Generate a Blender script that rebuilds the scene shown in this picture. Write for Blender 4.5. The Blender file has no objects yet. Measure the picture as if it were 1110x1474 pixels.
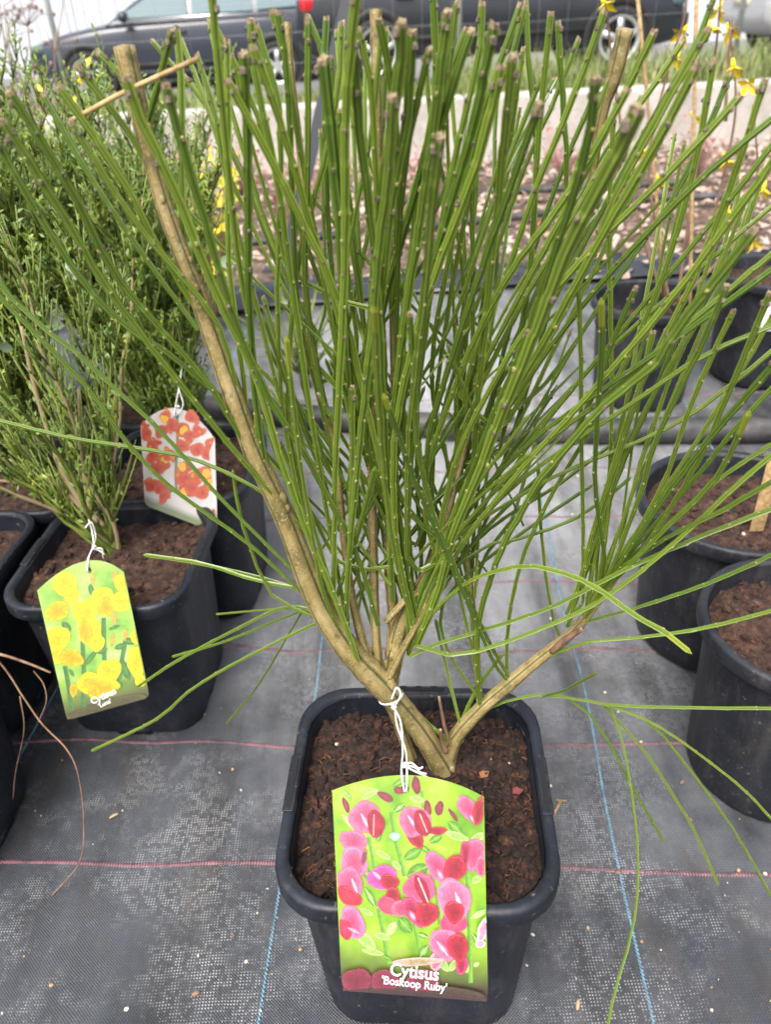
import bpy, bmesh, math, random
from mathutils import Vector, Matrix, noise
S = bpy.context.scene
COL = S.collection
rnd = random.Random(7)
PI = math.pi

# ------------------------------------------------------------------ camera
F_PX, TILT, ROLL, CAM_H = 1120.0, math.radians(33.5), math.radians(3.0), 0.70
CAM = Vector((0, 0, CAM_H))
fwd = Vector((0, math.cos(TILT), -math.sin(TILT)))
upv = Vector((0, math.sin(TILT), math.cos(TILT)))
c_r = Vector((math.cos(ROLL), 0, 0)) - upv * math.sin(ROLL)
c_u = Vector((math.sin(ROLL), 0, 0)) + upv * math.cos(ROLL)
cd = bpy.data.cameras.new('camera')
cam = bpy.data.objects.new('camera', cd); COL.objects.link(cam)
m = Matrix((c_r, c_u, -fwd)).transposed().to_4x4(); m.translation = CAM
cam.matrix_world = m
cd.sensor_fit = 'VERTICAL'; cd.sensor_height = 36; cd.lens = 36 * F_PX / 1474
cd.clip_start = 0.02; cd.clip_end = 500
cd.dof.use_dof = True; cd.dof.focus_distance = 0.52; cd.dof.aperture_fstop = 9.5
S.camera = cam

# ------------------------------------------------------------------ sky, sun, exposure
SUN_EL, SUN_AZ = math.radians(58), math.radians(205)
w = bpy.data.worlds.new('World'); S.world = w; w.use_nodes = True
nt = w.node_tree; bg = nt.nodes['Background']
sk = nt.nodes.new('ShaderNodeTexSky'); sk.sky_type = 'NISHITA'; sk.sun_disc = False
sk.sun_elevation = SUN_EL; sk.sun_rotation = SUN_AZ
sk.air_density = 1.0; sk.dust_density = 6.0; sk.ozone_density = 1.0
hs = nt.nodes.new('ShaderNodeHueSaturation'); hs.inputs['Saturation'].default_value = 0.42
nt.links.new(sk.outputs[0], hs.inputs['Color']); nt.links.new(hs.outputs[0], bg.inputs['Color'])
bg.inputs['Strength'].default_value = 0.15
sd = bpy.data.lights.new('sun', 'SUN'); sd.energy = 1.5; sd.angle = math.radians(30); sd.color = (1, .96, .9)
sun = bpy.data.objects.new('sun', sd); COL.objects.link(sun)
sdir = Vector((math.sin(SUN_AZ) * math.cos(SUN_EL), math.cos(SUN_AZ) * math.cos(SUN_EL), math.sin(SUN_EL)))
sun.rotation_euler = sdir.to_track_quat('Z', 'Y').to_euler(); sun.location = (0, -2, 6)
S.view_settings.view_transform = 'Standard'; S.view_settings.look = 'None'
S.view_settings.gamma = 1; S.view_settings.exposure = 0.95

# ------------------------------------------------------------------ helpers
def ray(px, py):
    return fwd + c_r * ((px - 555) / F_PX) + c_u * ((737 - py) / F_PX)
def PZ(px, py, z=0.0):
    v = ray(px, py); return CAM + v * ((z - CAM_H) / v.z)
def PY(px, py, y):
    v = ray(px, py); return CAM + v * (y / v.y)
def PP(px, py, o, n):
    v = ray(px, py); return CAM + v * ((o - CAM).dot(n) / v.dot(n))

def catmull(P, per=6):
    if len(P) < 3:
        return [P[0].lerp(P[-1], i / per) for i in range(per + 1)]
    out = []
    Q = [P[0] * 2 - P[1]] + list(P) + [P[-1] * 2 - P[-2]]
    for i in range(1, len(Q) - 2):
        a, b, c, d = Q[i - 1:i + 3]
        for k in range(per):
            t = k / per
            out.append(.5 * (2 * b + (c - a) * t + (2 * a - 5 * b + 4 * c - d) * t * t + (3 * b - a - 3 * c + d) * t ** 3))
    out.append(P[-1].copy())
    return out
def resample(P, step):
    L = [0]
    for a, b in zip(P, P[1:]): L.append(L[-1] + (b - a).length)
    n = max(2, int(L[-1] / step)); out = []; j = 0
    for i in range(n + 1):
        s = L[-1] * i / n
        while j < len(P) - 2 and L[j + 1] < s: j += 1
        d = L[j + 1] - L[j]
        out.append(P[j].lerp(P[j + 1], (s - L[j]) / d if d > 1e-9 else 0))
    return out

class MB:
    def __init__(s): s.v = []; s.f = []; s.m = []; s.a = []; s.c = []
    def vert(s, p, a=0.0, c=None):
        s.v.append((p[0], p[1], p[2])); s.a.append(a); s.c.append(c or (1, 1, 1)); return len(s.v) - 1
    def face(s, ids, m=0): s.f.append(ids); s.m.append(m)
    def ring_loft(s, rings, m=0, cap0=False, cap1=False, a=0.0, closed=True):
        R = [[s.vert(p, a) for p in r] for r in rings]
        s.bridge(R, m, cap0, cap1, closed); return R
    def bridge(s, R, m=0, cap0=False, cap1=False, closed=True):
        n = len(R[0])
        for a, b in zip(R, R[1:]):
            for i in range(n if closed else n - 1):
                j = (i + 1) % n; s.face((a[i], a[j], b[j], b[i]), m)
        if cap0: s.face(tuple(reversed(R[0])), m)
        if cap1: s.face(tuple(R[-1]), m)
    def box(s, c, d, M=None, m=0):
        ids = []
        for z in (-1, 1):
            for x, y in ((-1, -1), (1, -1), (1, 1), (-1, 1)):
                p = Vector((x * d[0] / 2, y * d[1] / 2, z * d[2] / 2))
                if M: p = M @ p
                ids.append(s.vert(p + Vector(c)))
        for q in ((3, 2, 1, 0), (4, 5, 6, 7), (0, 1, 5, 4), (1, 2, 6, 5), (2, 3, 7, 6), (3, 0, 4, 7)):
            s.face(tuple(ids[i] for i in q), m)
    def tube(s, P, R, n=6, m=0, cap=True, prof=None, attr=None):
        if not isinstance(R, (list, tuple)): R = [R] * len(P)
        t = (P[1] - P[0]).normalized()
        u = t.orthogonal().normalized(); rings = []
        for i, p in enumerate(P):
            t2 = (P[min(i + 1, len(P) - 1)] - P[max(i - 1, 0)])
            t2 = t2.normalized() if t2.length > 1e-9 else t
            u = (u - t2 * u.dot(t2)); u = u.normalized() if u.length > 1e-6 else t2.orthogonal().normalized()
            b = t2.cross(u); r = []
            for k in range(n):
                an = 2 * PI * k / n; rr = R[i] * (prof[k % len(prof)] if prof else 1)
                r.append(s.vert(p + u * math.cos(an) * rr + b * math.sin(an) * rr, attr[k % len(attr)] if attr else 0.0))
            rings.append(r); t = t2
        s.bridge(rings, m, cap, cap); return rings
    def blob(s, c, r, M=None, m=0, seg=6, jit=0.0, rg=rnd):
        top = s.vert(Vector(c) + (M @ Vector((0, 0, r[2])) if M else Vector((0, 0, r[2]))))
        rows = []
        for lat in (.5, -.5):
            row = []
            for k in range(seg):
                an = 2 * PI * (k + lat) / seg; j = 1 + rg.uniform(-jit, jit)
                p = Vector((math.cos(an) * .87 * r[0] * j, math.sin(an) * .87 * r[1] * j, lat * r[2]))
                row.append(s.vert(Vector(c) + (M @ p if M else p)))
            rows.append(row)
        bot = s.vert(Vector(c) - (M @ Vector((0, 0, r[2])) if M else Vector((0, 0, r[2]))))
        for k in range(seg):
            j = (k + 1) % seg
            s.face((top, rows[0][k], rows[0][j]), m); s.face((rows[0][k], rows[1][k], rows[1][j], rows[0][j]), m)
            s.face((rows[1][k], bot, rows[1][j]), m)
    def leaf(s, p, d, nrm, l, wd, m=0, fold=.15):
        d = d.normalized(); sd = d.cross(nrm); sd = sd.normalized() if sd.length > 1e-6 else d.orthogonal().normalized()
        n2 = sd.cross(d)
        a = s.vert(p); b = s.vert(p + d * l * .5 + sd * wd / 2 + n2 * l * fold * .5); c = s.vert(p + d * l); e = s.vert(p + d * l * .5 - sd * wd / 2 + n2 * l * fold * .5)
        f = s.vert(p + d * l * .5)
        s.face((a, f, b), m); s.face((f, c, b), m); s.face((a, e, f), m); s.face((f, e, c), m)
    def mesh(s, name, mats, smooth=True, attr=False, col=False):
        me = bpy.data.meshes.new(name); me.from_pydata(s.v, [], s.f)
        for mt in (mats if isinstance(mats, (list, tuple)) else [mats]): me.materials.append(mt)
        me.polygons.foreach_set('material_index', s.m)
        me.polygons.foreach_set('use_smooth', [smooth] * len(s.f))
        if attr:
            at = me.attributes.new('rib', 'FLOAT', 'POINT'); at.data.foreach_set('value', s.a)
        if col:
            at = me.color_attributes.new('Col', 'FLOAT_COLOR', 'POINT')
            at.data.foreach_set('color', [x for c in s.c for x in (c[0], c[1], c[2], 1)])
        me.update(); return me
    def build(s, name, mats, parent=None, **k):
        return link(name, s.mesh(name, mats, **k), parent)

def link(name, me, parent=None):
    o = bpy.data.objects.new(name, me); COL.objects.link(o)
    if parent: o.parent = parent
    return o
def tag(o, label=None, cat=None, group=None, kind=None):
    if label: o['label'] = label
    if cat: o['category'] = cat
    if group: o['group'] = group
    if kind: o['kind'] = kind
    return o
def thing(name, loc, label, cat, group=None, rz=0):
    o = bpy.data.objects.new(name, None); COL.objects.link(o); o.location = loc; o.rotation_euler.z = rz
    o.empty_display_size = .02
    return tag(o, label, cat, group)
def bevel(o, wd, seg=2):
    md = o.modifiers.new('bevel', 'BEVEL'); md.width = wd; md.segments = seg; md.limit_method = 'ANGLE'

# ------------------------------------------------------------------ materials
def mat(name, base, rough=.6, spec=.5, metal=0):
    mt = bpy.data.materials.new(name); mt.use_nodes = True
    b = mt.node_tree.nodes['Principled BSDF']
    b.inputs['Base Color'].default_value = (*base, 1); b.inputs['Roughness'].default_value = rough
    b.inputs['Specular IOR Level'].default_value = spec; b.inputs['Metallic'].default_value = metal
    return mt
class NB:
    """small node helper"""
    def __init__(s, mt): s.t = mt.node_tree; s.b = s.t.nodes['Principled BSDF']
    def n(s, ty, **k):
        x = s.t.nodes.new('ShaderNode' + ty)
        for a, v in k.items(): setattr(x, a, v)
        return x
    def l(s, a, b): s.t.links.new(a, b)
    def coord(s, kind='Object'):
        return s.n('TexCoord').outputs[kind]
    def noise(s, scale, detail=3, rough=.6, vec=None, mp=None):
        x = s.n('TexNoise'); x.inputs['Scale'].default_value = scale; x.inputs['Detail'].default_value = detail; x.inputs['Roughness'].default_value = rough
        v = vec or s.coord()
        if mp:
            q = s.n('Mapping'); q.inputs['Scale'].default_value = mp; s.l(v, q.inputs[0]); v = q.outputs[0]
        s.l(v, x.inputs['Vector']); return x.outputs['Fac']
    def ramp(s, fac, stops):
        r = s.n('ValToRGB'); e = r.color_ramp.elements
        while len(e) < len(stops): e.new(.5)
        for q, (p, c) in zip(e, stops): q.position = p; q.color = (*c, 1) if len(c) == 3 else c
        s.l(fac, r.inputs[0]); return r.outputs[0]
    def mix(s, f, a, b, mode='MIX'):
        x = s.n('Mix', data_type='RGBA', blend_type=mode)
        for val, i in ((f, 0), (a, 6), (b, 7)):
            if isinstance(val, (int, float)): x.inputs[i].default_value = val
            elif isinstance(val, tuple): x.inputs[i].default_value = (*val, 1)
            else: s.l(val, x.inputs[i])
        return x.outputs[2]
    def math(s, op, a, b=0.0, c=None):
        x = s.n('Math', operation=op)
        for i, q in enumerate((a, b) if c is None else (a, b, c)):
            if isinstance(q, (int, float)): x.inputs[i].default_value = q
            else: s.l(q, x.inputs[i])
        return x.outputs[0]
    def bump(s, h, strength=.4, dist=.001):
        x = s.n('Bump'); x.inputs['Strength'].default_value = strength; x.inputs['Distance'].default_value = dist
        s.l(h, x.inputs['Height']); s.l(x.outputs[0], s.b.inputs['Normal'])
    def col(s, c): s.l(c, s.b.inputs['Base Color'])
    def rough(s, c): s.l(c, s.b.inputs['Roughness'])

def grey(v): return (v, v, v)

# green ribbed stem
M_STEM = mat('green_stem', (.06, .13, .02), .36)
k = NB(M_STEM); at = k.n('Attribute', attribute_name='rib').outputs['Fac']
oi = k.n('ObjectInfo').outputs['Random']
dark = k.mix(oi, (.013, .040, .002), (.050, .098, .006)); lite = k.mix(oi, (.105, .205, .012), (.260, .345, .036))
c = k.mix(at, dark, lite); c = k.mix(k.math('MULTIPLY', k.noise(220, 3), .35), c, (.17, .22, .05)); k.col(c)
k.bump(k.noise(900, 2), .15, .0004)
M_YTIP = mat('yellow_stem_tip', (.22, .26, .02), .5)
M_BUD = mat('brown_bud', (.11, .085, .05), .75); k = NB(M_BUD); k.col(k.ramp(k.noise(700, 3), [(.3, (.05, .035, .025)), (.7, (.24, .20, .13))]))
M_NODE = mat('pale_node', (.28, .26, .09), .6)
M_CUT = mat('cut_wood', (.42, .34, .20), .8); k = NB(M_CUT); k.col(k.ramp(k.noise(600, 4), [(.3, (.11, .075, .035)), (.7, (.40, .32, .19))]))
# woody bark with dark grooves
M_BARK = mat('olive_bark', (.2, .15, .05), .65); k = NB(M_BARK); at = k.n('Attribute', attribute_name='rib').outputs['Fac']
c = k.ramp(k.noise(60, 5, .65, mp=(1, 1, .5)), [(.3, (.17, .130, .038)), (.5, (.38, .280, .100)), (.7, (.58, .44, .21))])
sp = k.ramp(k.noise(600, 2), [(.60, grey(0)), (.64, grey(1))]); c = k.mix(k.math('MULTIPLY', sp, .8), c, (.52, .46, .27))
c = k.mix(k.math('MULTIPLY', k.ramp(k.noise(95, 5, .7), [(.55, grey(0)), (.66, grey(1))]), .7), c, (.10, .085, .03))
c = k.mix(at, (.040, .055, .012), c); k.col(c); k.bump(k.noise(300, 6, .75), .9, .0016)
M_DEAD = mat('dead_twig', (.20, .11, .06), .8); k = NB(M_DEAD); k.col(k.ramp(k.noise(150, 4, mp=(1, 1, .2)), [(.3, (.10, .05, .03)), (.7, (.33, .20, .12))]))
M_STRAW = mat('dry_straw', (.45, .30, .13), .7); k = NB(M_STRAW); k.col(k.ramp(k.noise(200, 3), [(.3, (.26, .15, .06)), (.7, (.60, .42, .20))]))
# plastic pot
def pot_mat(name, base, rough):
    mt = mat(name, base, rough, .38); k = NB(mt)
    n1 = k.noise(14, 5, .7); n2 = k.noise(160, 4, .7)
    c = k.mix(k.ramp(n1, [(.42, grey(0)), (.75, grey(1))]), base, tuple(x * 1.7 + .012 for x in base))
    d = k.ramp(n2, [(.62, grey(0)), (.72, grey(1))])
    c = k.mix(k.math('MULTIPLY', d, .6), c, (.22, .19, .16))
    sm = k.ramp(k.noise(16, 6, .8, mp=(1.6, 1.6, .5)), [(.52, grey(0)), (.75, grey(1))]); c = k.mix(k.math('MULTIPLY', sm, .40), c, (.13, .115, .10)); k.col(c)
    scr = k.noise(30, 4, .8, mp=(8, 8, .6))
    k.rough(k.math('MULTIPLY_ADD', scr, .35, rough - .15)); k.bump(k.noise(300, 3), .08, .0006)
    return mt
M_POT = pot_mat('black_plastic', (.010, .0125, .019), .44)
M_POT2 = pot_mat('grey_black_plastic', (.013, .0145, .020), .48)
M_SLOT = mat('slot_shadow', (.006, .006, .007), .8)
# soil
M_SOIL = mat('dark_compost', (.04, .02, .012), .85); k = NB(M_SOIL)
c = k.ramp(k.noise(130, 6, .7), [(.3, (.003, .0014, .001)), (.5, (.022, .009, .0055)), (.62, (.066, .028, .016)), (.76, (.17, .085, .048))]); k.col(c)
k.bump(k.noise(420, 5, .7), .9, .002)
M_SOIL2 = mat('brown_compost', (.07, .03, .02), .9); k = NB(M_SOIL2)
c = k.ramp(k.noise(90, 6, .7), [(.3, (.014, .006, .004)), (.48, (.040, .019, .012)), (.62, (.092, .046, .030)), (.76, (.20, .115, .075))]); k.col(c)
k.bump(k.noise(300, 5, .7), .9, .002)
M_FIBRE = mat('peat_fibre', (.16, .065, .03), .9); k = NB(M_FIBRE); k.col(k.ramp(k.noise(60, 2), [(.3, (.04, .015, .008)), (.7, (.24, .105, .05))]))
M_PERL = mat('perlite', (.72, .66, .55), .8)
M_FERT = mat('fertiliser_bead', (.55, .36, .05), .4)
# fabric
M_FAB = mat('woven_weed_fabric', (.04, .043, .05), .45); k = NB(M_FAB)
v = k.coord(); sep = k.n('SeparateXYZ'); k.l(v, sep.inputs[0])
wob = k.math('MULTIPLY', k.noise(9, 3), .006)
xx = k.math('ADD', sep.outputs[0], wob); yy = k.math('ADD', sep.outputs[1], wob)
TP = .0027
sx = k.math('SINE', k.math('MULTIPLY', xx, 2 * PI / TP)); sy = k.math('SINE', k.math('MULTIPLY', yy, 2 * PI / (TP * .95)))
weave = k.math('MULTIPLY', sx, sy); holes = k.math('MINIMUM', sx, sy)
hmask = k.ramp(holes, [(.05, grey(0)), (.55, grey(1))])
dust = k.ramp(k.noise(5, 6, .65), [(.36, grey(0)), (.70, grey(1))])
fine = k.noise(330, 4, .75)
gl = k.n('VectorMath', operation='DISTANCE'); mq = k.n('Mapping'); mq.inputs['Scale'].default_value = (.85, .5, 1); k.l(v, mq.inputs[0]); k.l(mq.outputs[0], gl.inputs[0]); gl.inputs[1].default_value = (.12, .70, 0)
dust_sheen = k.ramp(k.math('ADD', gl.outputs['Value'], k.math('MULTIPLY', k.noise(6, 5, .7), .5)), [(.40, grey(1)), (.80, grey(0))])  # pale middle of the fabric: dust plus wet sky sheen painted into the colour
base = k.mix(dust, (.034, .041, .056), (.100, .110, .128)); base = k.mix(k.math('MULTIPLY', dust_sheen, .75), base, (.56, .56, .57))
base = k.mix(k.math('MULTIPLY', k.ramp(k.noise(22, 4, .7, mp=(1, .35, 1)), [(.50, grey(0)), (.72, grey(1))]), .45), base, (.12, .095, .07))
base = k.mix(1.0, base, k.ramp(k.noise(13, 5, .65, mp=(1, .16, 1)), [(.32, grey(.22)), (.5, grey(.72)), (.68, grey(1.0))]), 'MULTIPLY')  # lengthwise streaks: wrinkle shading painted into the colour, along with dirt
base = k.mix(k.math('MULTIPLY', k.ramp(fine, [(.55, grey(0)), (.75, grey(1))]), .35), base, (.22, .20, .18))
base = k.mix(k.math('MULTIPLY', hmask, .55), base, (.012, .012, .013))
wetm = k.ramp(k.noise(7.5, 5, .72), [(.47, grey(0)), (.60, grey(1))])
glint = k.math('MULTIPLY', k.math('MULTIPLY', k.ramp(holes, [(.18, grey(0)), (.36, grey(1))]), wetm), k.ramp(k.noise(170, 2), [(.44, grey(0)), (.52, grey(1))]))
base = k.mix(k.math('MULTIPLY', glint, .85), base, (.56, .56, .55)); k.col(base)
k.rough(k.math('SUBTRACT', .46, k.math('MULTIPLY', wetm, .14)))
k.bump(k.math('ADD', weave, k.math('MULTIPLY', fine, 1.4)), .55, .0007)
M_PINK = mat('pink_thread', (.50, .17, .21), .6); k = NB(M_PINK); k.col(k.mix(k.ramp(k.noise(40, 4, .8), [(.40, grey(0)), (.62, grey(1))]), (.38, .16, .20), (.12, .08, .09)))
M_BLUE = mat('blue_thread', (.26, .50, .66), .6); k = NB(M_BLUE); k.col(k.mix(k.ramp(k.noise(40, 4, .8), [(.45, grey(0)), (.68, grey(1))]), (.17, .33, .44), (.07, .12, .16)))
M_STRING = mat('white_string', (.82, .82, .80), .7)
M_LEAF = mat('broom_leaf', (.06, .12, .025), .5); k = NB(M_LEAF); k.col(k.ramp(k.noise(45, 2), [(.25, (.034, .078, .010)), (.5, (.105, .180, .022)), (.70, (.28, .34, .05))]))
M_LEAF2 = mat('pale_leaf', (.22, .30, .18), .45)
M_TWIG = mat('green_twig', (.08, .13, .025), .5); k = NB(M_TWIG); k.col(k.ramp(k.noise(30, 2), [(.3, (.07, .12, .016)), (.7, (.24, .28, .05))]))
M_TANB = mat('tan_branch', (.30, .23, .12), .7)
M_RUBBER = mat('black_hose', (.028, .029, .032), .5); k = NB(M_RUBBER); k.col(k.ramp(k.noise(25, 5, .7), [(.4, (.022, .023, .026)), (.75, (.12, .11, .105))]))

# ------------------------------------------------------------------ ground
FAB_ROT = math.radians(-4.3)
def fab_h(x, y):
    h = .0035 * noise.noise(Vector((x * 5, y * 3.2, 1.3))) + .0016 * noise.noise(Vector((x * 16, y * 9, 4.1)))
    d = math.sin(x * 34 + 5 * noise.noise(Vector((x * 2, y * 2, 9)))) * max(0, noise.noise(Vector((x * 3, y * 2, 5))) + .25) * .0065
    return h + d
mb = MB(); NX, NY = 200, 200
for j in range(NY + 1):
    for i in range(NX + 1):
        x = -2.2 + 4.4 * i / NX; y = -.35 + 2.75 * j / NY
        mb.vert((x, y, fab_h(x, y)))
for j in range(NY):
    for i in range(NX):
        a = j * (NX + 1) + i; mb.face((a, a + 1, a + NX + 2, a + NX + 1))
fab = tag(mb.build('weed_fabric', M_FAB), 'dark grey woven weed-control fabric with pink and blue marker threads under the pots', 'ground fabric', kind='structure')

def thread(p0, p1, step, ln, wd, skew, material, name):
    mb = MB(); d = (p1 - p0); L = d.length; d.normalize(); s = Vector((-d.y, d.x, 0)); t = 0
    while t < L:
        wobble = .0035 * noise.noise(Vector((t * 4 + p0.x * 9, p0.y * 7, 0))) * 2
        c = p0 + d * t + s * wobble; c.z = fab_h(c.x, c.y) + .0010
        a = d * (ln / 2) + s * skew; b = s * wd / 2
        q = [c - a - b, c + a - b, c + a + b, c - a + b]
        lo = [mb.vert(p - Vector((0, 0, .0008))) for p in q]; hi = [mb.vert(p + Vector((0, 0, .0003))) for p in q]
        mb.bridge([lo, hi], 0, False, True); t += step * rnd.uniform(.95, 1.05)
    o = mb.build(name, material, fab); return o
cR, sR = math.cos(FAB_ROT), math.sin(FAB_ROT)
def fabxy(u, v): return Vector((cR * u - sR * v, sR * u + cR * v, 0))
for v in [.13, .284, .434, .582, .733, .872, 1.035, 1.18, 1.33, 1.48]:
    thread(fabxy(-1.3, v), fabxy(1.3, v), .0027, .0016, .0036, .0005, M_PINK, 'pink_marker_thread')
for u in [-.795, -.472, -.150, .174, .50, .82]:
    thread(fabxy(u, -.1), fabxy(u, 1.9), .0036, .0034, .0016, .0008, M_BLUE, 'blue_marker_thread')

# bed of mulch, verge, road
M_MULCH = mat('leaf_mulch_ground', (.2, .14, .1), .9); k = NB(M_MULCH)
k.col(k.ramp(k.noise(24, 8, .75), [(.3, (.06, .038, .028)), (.5, (.20, .135, .10)), (.7, (.36, .27, .21))])); k.bump(k.noise(40, 6, .7), 1, .03)
mb = MB()
for j in range(41):
    for i in range(81):
        x = -7 + 14 * i / 80; y = 1.95 + 2.2 * j / 40
        e = min(1, max(0, (y - 2.12) / .25))
        mb.vert((x, y, -.02 + e * (.03 + .03 * noise.noise(Vector((x * 3, y * 3, 2))))))
for j in range(40):
    for i in range(80):
        a = j * 81 + i; mb.face((a, a + 1, a + 82, a + 81))
tag(mb.build('mulch_bed', M_MULCH), 'brown leaf mulch bed in front of the low concrete wall', 'ground', kind='structure')
M_GRASSG = mat('verge_soil', (.12, .12, .05), .9); k = NB(M_GRASSG); k.col(k.ramp(k.noise(6, 6, .7), [(.35, (.06, .075, .02)), (.6, (.16, .17, .06)), (.8, (.26, .22, .13))]))
mb = MB()
prof = [(4.24, .20), (5.6, .19), (6.8, .05), (8.4, -.27)]
mb.ring_loft([[Vector((x, y, z)) for x in (-30, -4, 4, 30)] for y, z in prof], closed=False)
tag(mb.build('grass_verge', M_GRASSG), 'grassy bank behind the low concrete wall beside the road', 'verge', kind='structure')
M_ROAD = mat('asphalt', (.16, .16, .16), .85); k = NB(M_ROAD); k.col(k.ramp(k.noise(3, 8, .7), [(.3, (.11, .11, .11)), (.7, (.22, .215, .21))]))
mb = MB(); mb.ring_loft([[Vector((x, y, -.28)) for x in (-200, 200)] for y in (8.2, 300)], closed=False)
tag(mb.build('road', M_ROAD), 'grey asphalt road where the cars are parked', 'road', kind='structure')
# dark soil sheet below everything (keeps the ground closed out of frame)
M_EARTH = mat('earth', (.10, .075, .055), .95); k = NB(M_EARTH); k.col(k.ramp(k.noise(4, 6), [(.3, (.06, .045, .03)), (.7, (.15, .12, .09))]))
mb = MB(); mb.ring_loft([[Vector((x, y, -.06)) for x in (-40, 40)] for y in (-30, 4.2)], closed=False)
tag(mb.build('ground', M_EARTH), 'bare earth round the weed fabric', 'ground', kind='structure')

# ------------------------------------------------------------------ background: wall, fence, cars
M_CONC = mat('pale_concrete', (.42, .39, .35), .85); k = NB(M_CONC)
k.col(k.ramp(k.noise(5, 8, .7), [(.3, (.34, .31, .28)), (.55, (.50, .47, .43)), (.75, (.58, .55, .51))])); k.bump(k.noise(50, 5), .4, .01)
wl = thing('concrete_wall', (0, 4.1, 0), 'low pale concrete retaining wall below the grass verge', 'wall')
xs = [-9.0, -7.1, -5.2, -3.3, -1.42, .48, 2.37, 4.25, 6.2, 8.1]
for a, b in zip(xs, xs[1:]):
    mb = MB(); mb.box(((a + b) / 2, .07, .09), (b - a - .012, .15, .40)); o = mb.build('wall_block', M_CONC, wl, smooth=False); bevel(o, .012, 2)

M_CORR = mat('white_steel', (.58, .61, .66), .45)
cf = thing('corrugated_fence', (0, 17, -.28), 'white corrugated metal fence behind the parked dark cars', 'fence')
for p in range(7):
    mb = MB(); x0 = -16 + p * 3.6; N = 12
    top, bot = [], []
    for i in range(N * 4 + 1):
        x = x0 + 3.58 * i / (N * 4); d = (0, -.035, -.035, 0)[i % 4]
        bot.append(Vector((x, d, 0))); top.append(Vector((x, d, 3.0)))
    mb.ring_loft([bot, top, [q + Vector((0, .02, 0)) for q in top]], closed=False); mb.build('metal_panel', M_CORR, cf, smooth=False)
for p in range(8):
    mb = MB(); mb.box((-16 + p * 3.6 - .01, .08, 1.5), (.08, .08, 3.05)); mb.build('post', mat('steel_post', (.3, .32, .34), .5), cf)

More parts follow.
